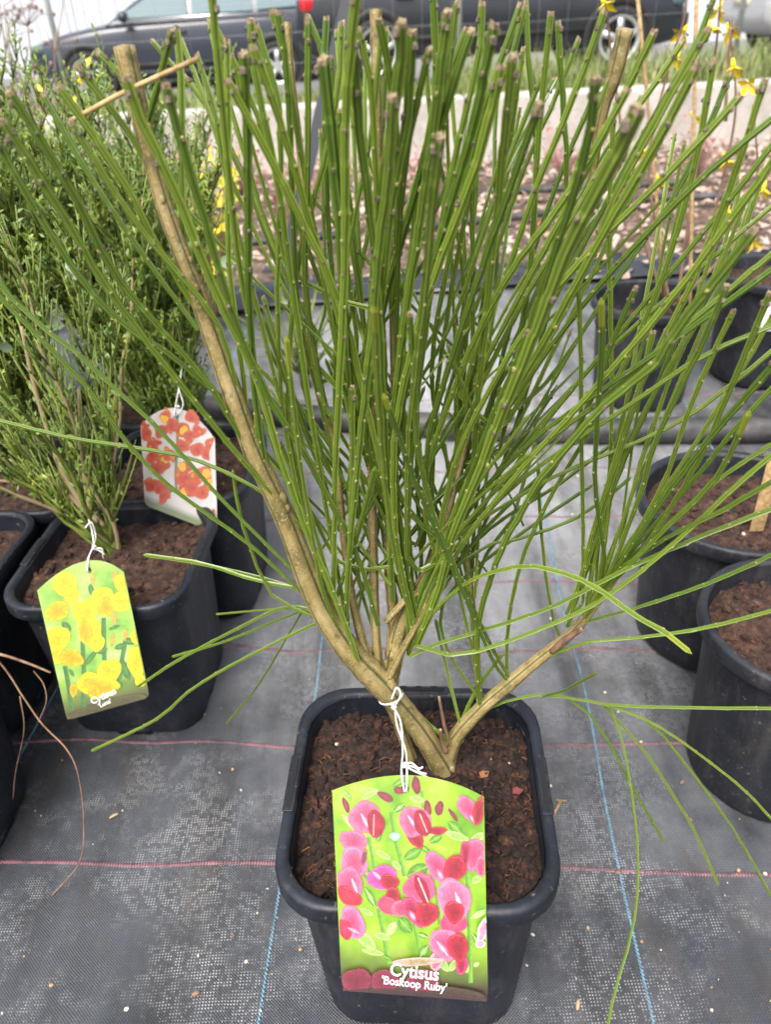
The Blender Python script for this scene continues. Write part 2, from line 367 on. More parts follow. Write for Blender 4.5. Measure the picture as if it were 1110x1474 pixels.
M_TYRE = mat('tyre', (.022, .022, .023), .8); M_ALLOY = mat('alloy', (.55, .56, .57), .35, metal=.6)
M_CGLASS = mat('car_glass', (.10, .17, .19), .06, .8); M_TRIM = mat('car_trim', (.015, .015, .016), .5)
M_RED = mat('tail_lamp', (.55, .02, .03), .2); M_CHROME = mat('chrome', (.7, .7, .72), .2, metal=1)
def lathe(mb, prof, n, ax_c, m=0):
    rings = []
    for r, y in prof:
        rings.append([mb.vert((ax_c[0] + r * math.cos(2 * PI * i / n), ax_c[1] + y, ax_c[2] + r * math.sin(2 * PI * i / n))) for i in range(n)])
    mb.bridge(rings, m)
def car(name, loc, rz, paint, label, grp):
    t = thing(name, loc, label, 'car', grp, rz)
    W = .88
    st = [(-2.18, .30, .56, .62), (-2.12, .24, .70, .80), (-1.85, .2, .80, .93), (-1.4, .2, .87, .98), (-.95, .2, .93, 1), (0, .2, .95, 1), (1.1, .2, .97, 1), (1.8, .2, 1.0, .97), (2.08, .26, 1.0, .9), (2.16, .36, .86, .84), (2.19, .42, .70, .80)]
    mb = MB(); rings = []
    for x, zb, zt, ws in st:
        h = W * ws; r = []
        pr = [(0, zb), (h * .9, zb), (h * .97, zb + .12), (h, zb + (zt - zb) * .45), (h * .99, zb + (zt - zb) * .7), (h * .95, zt - .05), (h * .87, zt)]
        full = pr + [(0, zt + .03)] + [(-a, b) for a, b in reversed(pr[1:])]
        rings.append([mb.vert((x, a, b)) for a, b in full])
    mb.bridge(rings, 0, True, True)
    o = mb.build('body', paint, t); md = o.modifiers.new('s', 'SUBSURF'); md.levels = md.render_levels = 2
    # greenhouse
    gs = [(-1.02, .90, .93), (-.75, 1.08, 1.08), (-.25, 1.36, 1.36), (.3, 1.44, 1.44), (1.1, 1.43, 1.43), (1.7, 1.33, 1.33), (2.0, 1.12, 1.12), (2.1, .99, .99)]
    mb = MB(); rings = []
    def hw(z): return .80 - (z - .93) * .36
    for x, z, _ in gs:
        r = [(-.80, .90), (-hw(z) - .0, max(.905, z - .05)), (-hw(z) + .10, max(.91, z)), (0, max(.915, z) + .015), (hw(z) - .10, max(.91, z)), (hw(z), max(.905, z - .05)), (.80, .90)]
        rings.append([mb.vert((x, a, b)) for a, b in r])
    mb.bridge(rings, 0, closed=False); mb.build('roof', paint, t)
    for s in (-1, 1):
        def wp(x, z, off=.018): return (x, s * (hw(z) + off), z)
        for poly in ([(-.86, .985), (.12, .985), (.12, 1.36), (-.22, 1.30), (-.62, 1.10)], [(.19, .99), (1.02, 1.0), (1.02, 1.365), (.19, 1.37)], [(1.09, 1.005), (1.78, 1.03), (1.60, 1.27), (1.09, 1.36)]):
            mb = MB(); ids = [mb.vert(wp(*p)) for p in poly]; ids2 = [mb.vert(wp(p[0], p[1], -.02)) for p in poly]
            mb.bridge([ids2, ids], 0); mb.face(tuple(ids)); g = mb.build('side_window', M_CGLASS, t, smooth=False)
        mb = MB(); mb.box((.45, s * .842, .965), (2.7, .02, .022)); mb.build('window_trim', M_CHROME, t)
        mb = MB(); mb.blob((-.72, s * .97, 1.0), (.08, .11, .075), seg=10); mb.build('wing_mirror', paint, t)
        for x in (.0, .98):
            mb = MB(); mb.box((x, s * .885, .80), (.19, .03, .03)); o = mb.build('door_handle', paint, t); bevel(o, .01)
        mb = MB(); mb.blob((2.02, s * .752, .80), (.12, .06, .13), seg=12); mb.build('tail_lamp', M_RED, t)
        mb = MB(); mb.blob((-2.02, s * .62, .66), (.14, .18, .085), seg=10); mb.build('headlamp', M_CGLASS, t)
        mb = MB(); mb.box((0, s * .872, .42), (2.3, .03, .05)); mb.build('side_moulding', M_TRIM, t)
        for x in (-1.36, 1.30):
            mb = MB(); lathe(mb, [(.40, .885 * s), (.385, .893 * s), (.30, .893 * s), (.30, .72 * s)], 32, (x, 0, .32)); mb.build('wheel_arch', M_TRIM, t)
            mb = MB(); lathe(mb, [(.20, .70 * s), (.30, .70 * s), (.322, .74 * s), (.322, .86 * s), (.30, .90 * s), (.225, .902 * s), (.215, .88 * s)], 32, (x, 0, .32))
            wh = mb.build('wheel', M_TYRE, t)
            mb = MB(); lathe(mb, [(.226, .905 * s), (.20, .905 * s), (.19, .86 * s)], 32, (x, 0, .32))
            for q in range(5):
                an = q * 2 * PI / 5 + .3; M = Matrix.Rotation(-an, 3, 'Y')
                mb.box(Vector((x, s * .893, .32)) + M @ Vector((.11, 0, 0)), (.22, .02, .065), M)
            lathe(mb, [(.07, .91 * s), (.001, .91 * s)], 12, (x, 0, .32)); mb.build('rim', M_ALLOY, wh)
            mb = MB(); lathe(mb, [(.21, .80 * s), (.001, .80 * s)], 20, (x, 0, .32)); mb.build('brake_shade', M_TRIM, wh)
    mb = MB(); mb.box((2.185, 0, .62), (.03, .5, .11)); mb.build('number_plate', mat('plate', (.7, .68, .5), .5), t)
    mb = MB(); mb.box((-2.16, 0, .44), (.08, 1.2, .16)); mb.build('grille', M_TRIM, t)
    return t
def paint(n, c): return mat(n, c, .22, .6)
ZR = -.28
p = PY(278, 90, 13.6); car('parked_car', (p.x, 13.6, ZR - .10), math.radians(3), paint('navy_paint', (.030, .036, .052)), 'dark navy estate car parked before the corrugated fence, nose towards the bare twigs', 'cars parked along the road')
p = PY(698, 60, 10.8); car('parked_car', (p.x, 10.8, ZR + .16), math.radians(180), paint('black_paint', (.020, .023, .030)), 'black car with bright alloy wheel behind the yellow flowers and grass', 'cars parked along the road')
p = PY(1292, 40, 12.2); car('parked_car', (p.x, 12.2, ZR + .1), math.radians(180), paint('silver_paint', (.45, .45, .46)), 'silver car parked behind the tail of the black car', 'cars parked along the road')

# wire fence between verge and road
wf = thing('wire_fence', (0, 6.9, 0), 'thin wire mesh fence in front of the parked cars', 'fence')
M_WIRE = mat('galvanised_wire', (.30, .31, .31), .5, metal=.4)
for i in range(40):
    x = -4.6 + i * .22; mb = MB(); mb.tube([Vector((x, 0, -.05)), Vector((x + .01, 0, .65)), Vector((x, 0, 1.3))], .0014, 4); mb.build('vertical_wire', M_WIRE, wf)
for z in (.1, .3, .5, .7, .9, 1.1, 1.3):
    mb = MB(); mb.tube([Vector((-4.7 + q * 1.2, 0, z + .01 * math.sin(q * 2.1))) for q in range(9)], .0016, 4); mb.build('horizontal_wire', M_WIRE, wf)
for x in (-4.7, -2.3, .75, 2.9, 4.9):
    mb = MB(); mb.tube([Vector((x, .03, -.1)), Vector((x, .03, 1.4))], .022, 8); mb.build('post', M_WIRE, wf)
# leaning steel brace
mb = MB(); a = PZ(408, 385, 0.0); b = PY(505, -15, a.y + .12); b = a + (b - a) * 1.35
mb.tube([a + (b - a) * (i / 4) for i in range(5)], [.026] * 5, 4); mb.box(a + Vector((0, 0, .0)), (.12, .12, .02))
tag(mb.build('leaning_post', mat('dark_steel', (.05, .055, .065), .45), smooth=False), 'dark grey steel post leaning over the mulch bed', 'post')

# grass blades
M_BLADE = mat('grass_blade', (.12, .17, .04), .6); k = NB(M_BLADE); k.col(k.ramp(k.noise(5, 3), [(.3, (.09, .14, .03)), (.55, (.20, .24, .07)), (.75, (.42, .36, .19))]))
mb = MB(); rg = random.Random(3)
for i in range(14000):
    x = rg.uniform(-5.5, 6); y = 4.27 + rg.random() ** 1.6 * 2.4
    tall = .05 + .07 * max(0, noise.noise(Vector((x * 1.2, y, 3))) + .3) + (.12 if x > .55 else 0)
    h = tall * rg.uniform(.5, 1.3); an = rg.uniform(0, 2 * PI); ln = rg.uniform(.2, .9) * h
    z = .19 if y < 5.6 else .19 - (y - 5.6) * .12
    d = Vector((math.cos(an), math.sin(an), 0)); s = Vector((-d.y, d.x, 0)) * .004
    p = Vector((x, y, z)); a = mb.vert(p - s); b = mb.vert(p + s); q = p + d * ln * .4 + Vector((0, 0, h * .65)); c1 = mb.vert(q - s * .7); d1 = mb.vert(q + s * .7); e = mb.vert(p + d * ln + Vector((0, 0, h)))
    mb.face((a, b, d1, c1)); mb.face((c1, d1, e))
tag(mb.build('grass', M_BLADE), 'tufts of green and straw-coloured grass above the concrete wall', 'grass', kind='stuff')

# litter on mulch bed
M_LIT = mat('leaf_litter', (.3, .2, .15), .85); k = NB(M_LIT); k.col(k.ramp(k.noise(9, 4, .8), [(.25, (.13, .075, .055)), (.40, (.33, .22, .165)), (.55, (.50, .39, .33)), (.72, (.64, .56, .50))]))
M_LITR = mat('red_leaf', (.34, .10, .085), .8)
mb = MB(); rg = random.Random(5)
for i in range(7000):
    x = rg.uniform(-2.6, 3.4); y = 2.15 + 1.95 * rg.random() ** .9
    d = Vector((rg.uniform(-1, 1), rg.uniform(-1, 1), rg.uniform(-.35, .5))); n = Vector((rg.uniform(-.5, .5), rg.uniform(-.5, .5), 1))
    l = rg.uniform(.015, .055); mb.leaf(Vector((x, y, .025 + rg.random() * .03)), d, n, l, l * rg.uniform(.35, .8), 1 if (rg.random() < (.14 if x < .5 and y > 2.7 else .03)) else 0, rg.uniform(-.5, .5))
tag(mb.build('leaf_litter', [M_LIT, M_LITR], smooth=False), 'pinkish brown dead leaves and bark chips over the mulch bed', 'leaf litter', kind='stuff')
for pts in ([(560, 292), (690, 279), (830, 270), (1000, 262)], [(560, 330), (680, 319), (790, 306), (930, 286), (1060, 282)], [(300, 355), (400, 345), (520, 335)]):
    mb = MB(); P = catmull([PZ(a, b, .055) for a, b in pts], 8); mb.tube(P, .014, 8)
    tag(mb.build('irrigation_hose', M_RUBBER), {560: 'thin black irrigation hose on the leaf mulch ' + ('closer to the wall' if pts[0][1] < 300 else 'farther from the wall'), 300: 'short black hose on the mulch by the leaning post'}[pts[0][0]], 'hose', 'irrigation hoses on the mulch')
# red twiggy ground shrubs
M_RTW = mat('red_twig', (.42, .24, .22), .7)
for i, (px, py, hh) in enumerate([(300, 300, .28), (345, 290, .26), (470, 300, .24), (620, 285, .22), (285, 340, .2), (810, 262, .22), (900, 262, .25), (1000, 262, .22)]):
    mb = MB(); b = PZ(px, py, .03); rg = random.Random(i)
    for q in range(26):
        d = Vector((rg.gauss(0, .45), rg.gauss(0, .45), 1)); l = hh * rg.uniform(.5, 1); P = [b + Vector((d.x * l * t ** 1.3, d.y * l * t ** 1.3, l * t)) for t in (0, .4, .7, 1)]
        mb.tube(P, [.0035, .003, .002, .001], 4)
        for z in range(2):
            mb.leaf(P[rg.choice((1, 2, 3))], Vector((rg.uniform(-1, 1), rg.uniform(-1, 1), .4)), Vector((0, 0, 1)), .025, .014, 1)
    tag(mb.build('bare_shrub', [M_RTW, M_LITR]), ['reddish twiggy shrub on the mulch beside the dense green brooms', 'reddish twiggy shrub on the mulch next to the leaning post, on the broom side', 'reddish twiggy shrub on the mulch just beyond the leaning post', 'reddish twiggy shrub behind the middle of the main shrub, below the wall', 'short reddish shrub nearest the dense green brooms on the mulch', 'reddish twigs by the wall below the alloy wheel of the black car', 'taller reddish twigs by the wall behind the forsythia canes', 'reddish twigs by the wall behind the yellow forsythia blossoms'][i], 'shrub', 'reddish dormant shrubs on the mulch')
# black plastic edging sheet, crumpled
mb = MB(); rg = random.Random(2); rows = []
for i in range(90):
    x = -1.5 + 3.3 * i / 89; yy = 2.19 + .06 * math.sin(x * 2.2) + .02 * noise.noise(Vector((x * 6, 0, 0))); r = []
    for j, (dy, dz) in enumerate([(-.08, .0), (-.055, .012), (-.03, .03), (-.01, .03), (.01, .016), (.03, .034), (.05, .03), (.07, .01)]):
        nn = noise.noise(Vector((x * 7, j * .9, 3))); r.append(Vector((x, yy + dy + .02 * nn, max(.012, dz + .03 * nn) )))
    rows.append(r)
mb.ring_loft(rows, closed=False)
o = tag(mb.build('plastic_sheet', mat('black_film', (.035, .038, .045), .25)), 'crumpled black plastic sheet along the edge of the mulch bed', 'plastic sheet')
md = o.modifiers.new('t', 'SOLIDIFY'); md.thickness = .004
# thick irrigation pipe
mb = MB(); P = catmull([Vector((-.62, 1.52, .024)), PZ(330, 588, .024), PZ(480, 603, .024), PZ(650, 613, .024), PZ(800, 620, .024), PZ(1000, 618, .024), PZ(1110, 617, .024), Vector((1.4, 1.2, .024))], 8)
mb.tube(P, .0235, 16); tag(mb.build('irrigation_pipe', M_RUBBER), 'thick black plastic pipe lying across the fabric behind the shrub', 'pipe')

# ------------------------------------------------------------------ pots and soil
def rsq(h, cr, z, n=6):
    out = []
    for cx, cy, a0 in ((1, 1, 0), (-1, 1, PI / 2), (-1, -1, PI), (1, -1, 1.5 * PI)):
        for i in range(n + 1):
            a = a0 + PI / 2 * i / n; out.append(Vector((cx * (h - cr) + cr * math.cos(a), cy * (h - cr) + cr * math.sin(a), z)))
    return out
def circ(h, cr, z, n=40):
    return [Vector((h * math.cos(2 * PI * i / n), h * math.sin(2 * PI * i / n), z)) for i in range(n)]
def make_pot(loc, rz, half, ht, label, grp, square=True, m=None, slots=True, soil_drop=.016):
    m = m or M_POT; t = thing('plant_pot', loc, label, 'plant pot', grp, rz)
    S_ = rsq if square else circ; cr = half * .42; b = half * .79
    mb = MB()
    lv = [(b * .93, .006), (b * .97, 0), (b, .004), (b * 1.02, ht * .12), (half * .895, ht - .022), (half * .905, ht - .018)]
    inn = [(half * .90, ht - .004), (half * .885, ht - .03), (b * .93, .008)]
    rings = [S_(h, cr * h / half, z) for h, z in lv]
    mb.ring_loft(rings, 0, True, False)
    mb.ring_loft([S_(h, cr * h / half, z) for h, z in inn], 0, False, True)
    if square:   # feet notches
        for a in range(4):
            M = Matrix.Rotation(a * PI / 2, 3, 'Z'); mb.box(M @ Vector((b * .9, 0, .004)), (.016, b * .5, .010), M)
    mb.build('pot_body', m, t)
    mb = MB()
    rl = [(half * .905, ht - .016), (half * .985, ht - .017), (half * 1.0, ht - .0145), (half * .998, ht - .003), (half * .990, ht), (half * .94, ht + .0005), (half * .915, ht - .001), (half * .905, ht - .004)]
    mb.ring_loft([S_(h, cr * min(1, h / half), z) for h, z in rl], 0)
    mb.build('rim', m, t)
    if square and slots:
        for a in (0, 1, 2):
            M = Matrix.Rotation(a * PI / 2, 3, 'Z')
            mb = MB(); mb.box(M @ Vector((half * .958, 0, ht + .0006)), (.0085, .050, .0016), M); o = mb.build('rim_clip', m, t, smooth=False); bevel(o, .0006)
            mb = MB(); mb.box(M @ Vector((half * .958, 0, ht + .0015)), (.0035, .044, .0008), M)
            for q in (-.013, 0.0, .013):
                mb.box(M @ Vector((half * .974, q, ht + .0016)), (.0045, .005, .0008), M)
            mb.build('clip_slot', M_SLOT, t, smooth=False)
    return t
def make_soil(loc, rz, half, ht, label, grp, square=True, m=None, res=60, crumbs=500, seed=1, amp=.006, drop=.016):
    rg = random.Random(seed); m = m or M_SOIL
    mb = MB(); hs_ = half * .893; cr = hs_ * .42; ids = {}; zs = ht - drop
    def hgt(x, y):
        v = Vector((x * 60 + seed, y * 60, seed * 1.7)); r = max(abs(x), abs(y)) / hs_
        return zs + amp * (noise.fractal(v, .9, 2.1, 4)) * .8 + amp * 1.4 * noise.noise(v * .28) - .005 * r ** 4
    N = res
    for j in range(N + 1):
        for i in range(N + 1):
            u = -1 + 2 * i / N; v = -1 + 2 * j / N
            if square:
                x, y = u * hs_, v * hs_
                ax, ay = abs(x) - (hs_ - cr), abs(y) - (hs_ - cr)
                if ax > 0 and ay > 0:
                    l = math.hypot(ax, ay)
                    if l > 1e-9:
                        # squash square corner to arc
                        mxx = max(ax, ay); sc = mxx / l
                        x = math.copysign(hs_ - cr + ax * sc, x); y = math.copysign(hs_ - cr + ay * sc, y)
            else:
                x = u * math.sqrt(1 - v * v / 2) * hs_; y = v * math.sqrt(1 - u * u / 2) * hs_
            ids[i, j] = mb.vert((x, y, hgt(x, y)))
    for j in range(N):
        for i in range(N):
            mb.face((ids[i, j], ids[i + 1, j], ids[i + 1, j + 1], ids[i, j + 1]))
    for q in range(crumbs):
        while True:
            x, y = rg.uniform(-1, 1) * hs_ * .97, rg.uniform(-1, 1) * hs_ * .97
            ax, ay = abs(x) - (hs_ - cr), abs(y) - (hs_ - cr)
            if square and not (ax > 0 and ay > 0 and math.hypot(ax, ay) > cr * .95): break
            if not square and math.hypot(x, y) < hs_ * .95: break
        s = .0010 + .0048 * rg.random() ** 2.6; z = hgt(x, y); ty = rg.random()
        M = Matrix.Rotation(rg.uniform(0, 6), 3, 'Z') @ Matrix.Rotation(rg.uniform(-1, 1), 3, 'X')
        if ty < .72: mb.blob((x, y, z + s * .3), (s * rg.uniform(.8, 1.6), s, s * .7), M, 0, 5, .35, rg)
        elif ty < .985:
            a = rg.uniform(0, 6.3); l = rg.uniform(.003, .009); d = Vector((math.cos(a), math.sin(a), 0)); p = Vector((x, y, z + .001))
            mb.tube([p, p + d * l * .5 + Vector((0, 0, rg.uniform(0, .003))), p + d * l + Vector((rg.uniform(-1, 1) * .002, rg.uniform(-1, 1) * .002, 0))], rg.uniform(.00015, .00045), 4, 1)
        elif ty < .998: mb.blob((x, y, z + s * .2), (s * .45, s * .4, s * .3), M, 2, 5, .3, rg)
        else: mb.blob((x, y, z + .001), (.0014, .0014, .0014), M, 3, 6)
    o = mb.build('potting_soil', [m, M_FIBRE, M_PERL, M_FERT], smooth=False); o.location = loc; o.rotation_euler.z = rz
    return tag(o, label, 'soil', grp, 'stuff')

PH = .205
RZ = FAB_ROT
MAIN = Vector((.013, .373, 0))
def pot(loc, half, ht, label, soil_label, grp=None, sq=True, rz=RZ, m=None, sm=None, res=40, cr=220, seed=1, sink=0, drop=.016):
    loc = Vector((loc[0], loc[1], .002))
    a = make_pot(loc, rz, half, ht, label, grp, sq, m)
    make_soil(loc, rz, half, ht, soil_label, None, sq, sm, res, cr, seed, .006, drop)
    return a
pot(MAIN, .0985, PH, 'square black pot holding the large pruned broom with pink-flower tag', 'dark moist compost in the pot of the large pruned broom', res=130, cr=3800, seed=3)
PG = 'square black pots beside the main shrub'
pot((-.298, .695), .097, PH, 'square black pot behind the yellow-flower tag', 'reddish brown compost in the pot with the yellow-flower tag', PG, sm=M_SOIL2, res=60, cr=500, seed=4)
pot((-.262, .893), .1, PH, 'square black pot holding the broom with the orange-flower tag', 'compost in the pot with the orange-flower tag', PG, sm=M_SOIL2, res=50, cr=300, seed=5)
pot((-.468, .885), .1, PH, 'square black pot behind the yellow-tag pot, next to the orange-tag pot', 'compost of the pot wedged behind the yellow-tag pot', PG, sm=M_SOIL2, seed=6)
pot((-.510, .700), .097, PH, 'square black pot cut by the picture edge, touching the yellow-tag pot', 'compost in the pot cut off beside the yellow-tag pot', PG, sm=M_SOIL2, seed=7)
pot((-.482, .497), .097, PH, 'square black pot with dry trailing twigs, in front of the yellow-tag pot', 'compost below the dry trailing twigs', PG, sm=M_SOIL2, seed=8)
pot((-.375, 1.10), .1, PH, 'square black pot deep under the dense green brooms, behind the orange-tag pot', 'compost shaded below the rear dense broom', PG, sm=M_SOIL2, seed=9)
pot((-.62, 1.10), .1, PH, 'square black pot under the rear leafy broom with paler leaves', 'compost under the rear leafy broom with paler leaves', PG, sm=M_SOIL2, seed=10)
RG = 'round black pots of compost on the far side'
pot((.408, .745), .113, .2, 'round black pot of compost standing between the pipe and another round pot', 'brown compost with roots in the round pot by the thick pipe', RG, False, 0, M_POT2, M_SOIL2, 60, 500, 11, drop=.022)
pot((.388, .533), .098, .2, 'round black pot of compost with pale rim, whose compost holds white specks', 'brown compost with white specks in the round pale-rimmed pot', RG, False, 0, M_POT2, M_SOIL2, 60, 500, 12, drop=.02)
pot((.527, 1.445), .112, .2, 'empty-looking round black pot with a tan cane, behind the thick pipe', 'compost deep in the round pot behind the thick pipe', RG, False, 0, M_POT2, M_SOIL2, 40, 200, 13, drop=.05)
pot((.80, 1.52), .118, .215, 'tall round black pot with a white label behind the thick pipe', 'compost in the tall round pot with a white label', RG, False, 0, M_POT2, M_SOIL2, 40, 200, 14, drop=.02)
mb = MB(); a = PY(1106, 455, 1.42); mb.box(a, (.03, .0015, .06)); o = mb.build('plant_label', mat('white_plastic', (.8, .8, .8), .4)); bevel(o, .0005); tag(o, 'small white plastic label on the tall round pot', 'label')

# ------------------------------------------------------------------ main broom
YC = .396
BASE = Vector((.036, .396, PH - .018))
shrub = thing('broom_shrub', BASE, 'large pruned broom shrub with fanning ribbed green stems in the square pot', 'shrub')
inv = Matrix.Translation(-BASE)
def place(o): o.parent = shrub; o.matrix_parent_inverse = inv; return o
BARKP = []; BARKA = []
for i in range(32):
    g = i % 8; BARKP.append(.88 if g == 0 else (1.0 if g in (3, 4, 5) else .985)); BARKA.append(0.0 if g == 0 else random.Random(i * 7).uniform(.6, 1.0))
def px2r(wpx, p): return wpx / 2 * ((p - CAM).dot(fwd)) / F_PX
def branch(name, pts, wpx, dys, cut=False, m=None, groove=True, seed=0):
    """pts: pixels from base to tip"""
    n = len(pts); P = []
    for i, (a, b) in enumerate(pts):
        t = i / (n - 1); P.append(PY(a, b, YC + dys[0] + (dys[1] - dys[0]) * t))
    R = [px2r(wpx[min(i, len(wpx) - 1)], P[i]) for i in range(n)]
    per = 7; Q = catmull(P, per); RR = []
    for i in range(len(Q)):
        s = i / per; j = min(int(s), n - 2); RR.append(R[j] + (R[j + 1] - R[j]) * min(1, s - j))
    rg = random.Random(seed); RR = [r * (1 + .13 * noise.noise(Vector((i * .6, seed, 0)))) for i, r in enumerate(RR)]
    mb = MB(); rg = mb.tube(Q, RR, 32, 0, False, BARKP if groove else None, BARKA if groove else [1.0])
    c = mb.vert(Q[-1] + (Q[-1] - Q[-2]).normalized() * RR[-1] * .15, 1)
    for i in range(32): mb.face((rg[-1][i], rg[-1][(i + 1) % 32], c), 1)
    c = mb.vert(Q[0], 1)
    for i in range(32): mb.face((rg[0][(i + 1) % 32], rg[0][i], c), 0)
    rk = random.Random(seed * 5 + 1); n0 = len(mb.v)
    for q in range(max(2, len(Q) // 7)):
        i = rk.randint(2, len(Q) - 3); td = (Q[i + 1] - Q[i - 1]).normalized(); u = td.orthogonal().normalized(); a = rk.uniform(0, 6.3); d = u * math.cos(a) + td.cross(u) * math.sin(a)
        sz = RR[i] * rk.uniform(.25, .5); mb.blob(Q[i] + d * RR[i] * .85, (sz, sz * .8, sz * 1.5), td.to_track_quat('Z', 'Y').to_matrix(), 0, 7, .25, rk)
    for q in range(n0, len(mb.v)): mb.a[q] = .75
    return place(mb.build(name, [m or M_BARK, M_CUT if cut else (m or M_BARK)], attr=True)), Q

branch('trunk', [(646, 1122), (628, 1088), (598, 1042), (566, 1005), (545, 980), (498, 930), (455, 860), (410, 745), (365, 650), (325, 540), (290, 440), (255, 350), (225, 260), (200, 160), (178, 66)],
       [40, 33, 31, 34, 42, 37, 35, 32, 31, 30, 27, 24, 23, 27, 31], (0, .0), True, seed=1)
branch('branch', [(606, 1120), (592, 1090), (574, 1040), (556, 995)], [20, 17, 17, 20], (.012, .004), seed=2)
branch('branch', [(640, 1120), (652, 1068), (690, 1022), (732, 985), (780, 945), (822, 912), (860, 868), (895, 820)], [26, 24, 21, 21, 18, 16, 12, 8], (.004, .01), seed=3)
branch('branch', [(556, 985), (545, 955), (540, 890), (537, 780), (536, 690), (540, 560), (548, 430), (546, 250), (541, 100), (541, 14)], [16, 15, 14, 14, 13, 13, 13, 13, 15, 17], (.004, .03), True, seed=4)
branch('branch', [(560, 985), (568, 940), (566, 880), (560, 812), (563, 717), (568, 600), (566, 470), (560, 330)], [26, 27, 17, 15, 14, 12, 11, 10], (.006, .035), seed=5)
branch('branch', [(566, 945), (580, 890), (600, 850), (625, 800), (650, 720), (675, 620), (702, 520)], [24, 22, 16, 11, 10, 9, 7], (.004, .03), seed=6)
branch('branch', [(556, 895), (585, 863), (608, 846), (640, 790), (662, 730)], [10, 10, 9, 7, 5], (.0, .014), seed=7)
branch('branch', [(540, 975), (520, 915), (505, 850), (495, 775), (488, 700), (478, 630), (460, 550), (443, 450), (437, 360), (435, 250), (420, 120), (413, 32)], [15, 14, 12, 11, 10, 10, 10, 10, 11, 11, 11, 12], (.002, .05), True, seed=8)
branch('branch', [(696, 1022), (690, 1000), (686, 934), (679, 866), (672, 799), (664, 690), (660, 560), (655, 450)], [11, 10, 10, 10, 9, 8, 8, 8], (.006, .05), seed=9)
branch('dead_stub', [(795, 938), (812, 922), (838, 905)], [9, 10, 8], (.004, -.006), True, M_DEAD, seed=10)
branch('dead_stub', [(650, 1075), (640, 1045), (632, 1003)], [5, 5, 4], (.0, .002), True, M_DEAD, seed=11)
branch('dead_stub', [(642, 1082), (637, 1068), (634, 1050)], [7, 6, 5], (-.004, -.006), True, M_DEAD, seed=12)
branch('branch', [(845, 300), (868, 165), (885, 110), (901, 42)], [10, 16, 22, 25], (.05, .04), True, seed=13)
branch('branch', [(560, 975), (572, 950), (585, 925), (602, 895), (618, 850)], [13, 12, 10, 8, 5], (-.002, .002), seed=14)

STARP = [1.0, .97, .70, .97] * 4; STARA = [1.0, .55, 0.0, .45] * 4
STARP = [1.06, .68] * 5; STARA = [1.0, 0, 1.0, 0, 1.0, 0, 1.0, 0, 1.0, 0]
def stem(P3, r0, r1, seed, top='cut', knobs=True):
    """ribbed green shoot from base to tip: straight joints that step at each node, small buds at the nodes"""
    rg = random.Random(seed); Q = resample(catmull(P3, 6), rg.uniform(.013, .021))
    n = len(Q); mb = MB(); P = []; R = []; nodes = []; ph = rg.uniform(0, 6)
    for i, q in enumerate(Q):
        t = i / (n - 1); r = (r0 + (r1 - r0) * t) * (1 + rg.uniform(-.05, .05))
        if 0 < i < n - 1:
            td = (Q[i + 1] - Q[i - 1]).normalized(); q = q + td * rg.uniform(-.25, .25) * .012
            kk = Vector((rg.uniform(-1, 1), rg.uniform(-1, 1), 0)) * r * .22
            nodes.append(len(P)); P.append(q + kk); R.append(r * 1.05)
            P.append(q + kk * .1 + td * .0034); R.append(r * .95)
        else:
            P.append(q); R.append(r)
    rings = mb.tube(P, R, 10, 0, False, STARP, STARA)
    tip = P[-1]; td = (P[-1] - P[-2]).normalized()
    if top == 'cut':
        sl = td.orthogonal().normalized() * rg.uniform(-.5, .5)
        ring = []
        for i in rings[-1]:
            q = Vector(mb.v[i]); d = q - tip; ring.append(mb.vert(q - d * rg.uniform(-.05, .22) + td * (.0014 + d.dot(sl) * .9 + rg.uniform(0, .0011)), 1))
        mb.bridge([rings[-1], ring], 2); c = mb.vert(tip + td * .0012, 1)
        for i in range(10): mb.face((ring[i], ring[(i + 1) % 10], c), 2)
        for q in range(rg.choice((1, 2, 3, 3))):   # dry knobs by the cut
            o_ = td.orthogonal().normalized(); d = o_ * math.cos(q * 2.3 + ph) + td.cross(o_) * math.sin(q * 2.3 + ph)
            s = r1 * rg.uniform(.42, .80); mb.blob(tip - td * rg.uniform(.001, .006) + d * r1 * .95, (s, s, s * 1.4), None, 1, 6, .3, rg)
    else:
        c = mb.vert(tip + td * r1 * 2.2, 1)
        for i in range(10): mb.face((rings[-1][i], rings[-1][(i + 1) % 10], c), 4 if top == 'yellow' else 0)
        if top == 'yellow':
            for fi in range((len(P) - 2) * 10, len(mb.f)): mb.m[fi] = 4
    for q, i in enumerate(nodes):
        t = i / (len(P) - 1); td = (P[i + 1] - P[i - 1]).normalized(); u = td.orthogonal().normalized()
        for a in ((ph + q * 2.4,) if q % 2 else (ph + q * 2.4, ph + q * 2.4 + 2.7)):
            d = u * math.cos(a) + td.cross(u) * math.sin(a); hi = t > .45 and top == 'cut' and rg.random() < .6
            s = R[i] * (rg.uniform(.34, .62) if hi else rg.uniform(.30, .50))
            M = td.to_track_quat('Z', 'Y').to_matrix()
            mb.blob(P[i] + d * R[i] * .92 + td * s * .3, (s, s, s * 1.3), M, 1 if hi else 3, 5, .25, rg)
    return place(mb.build('stem', [M_STEM, M_BUD, M_CUT, M_NODE, M_YTIP], attr=True, smooth=False))

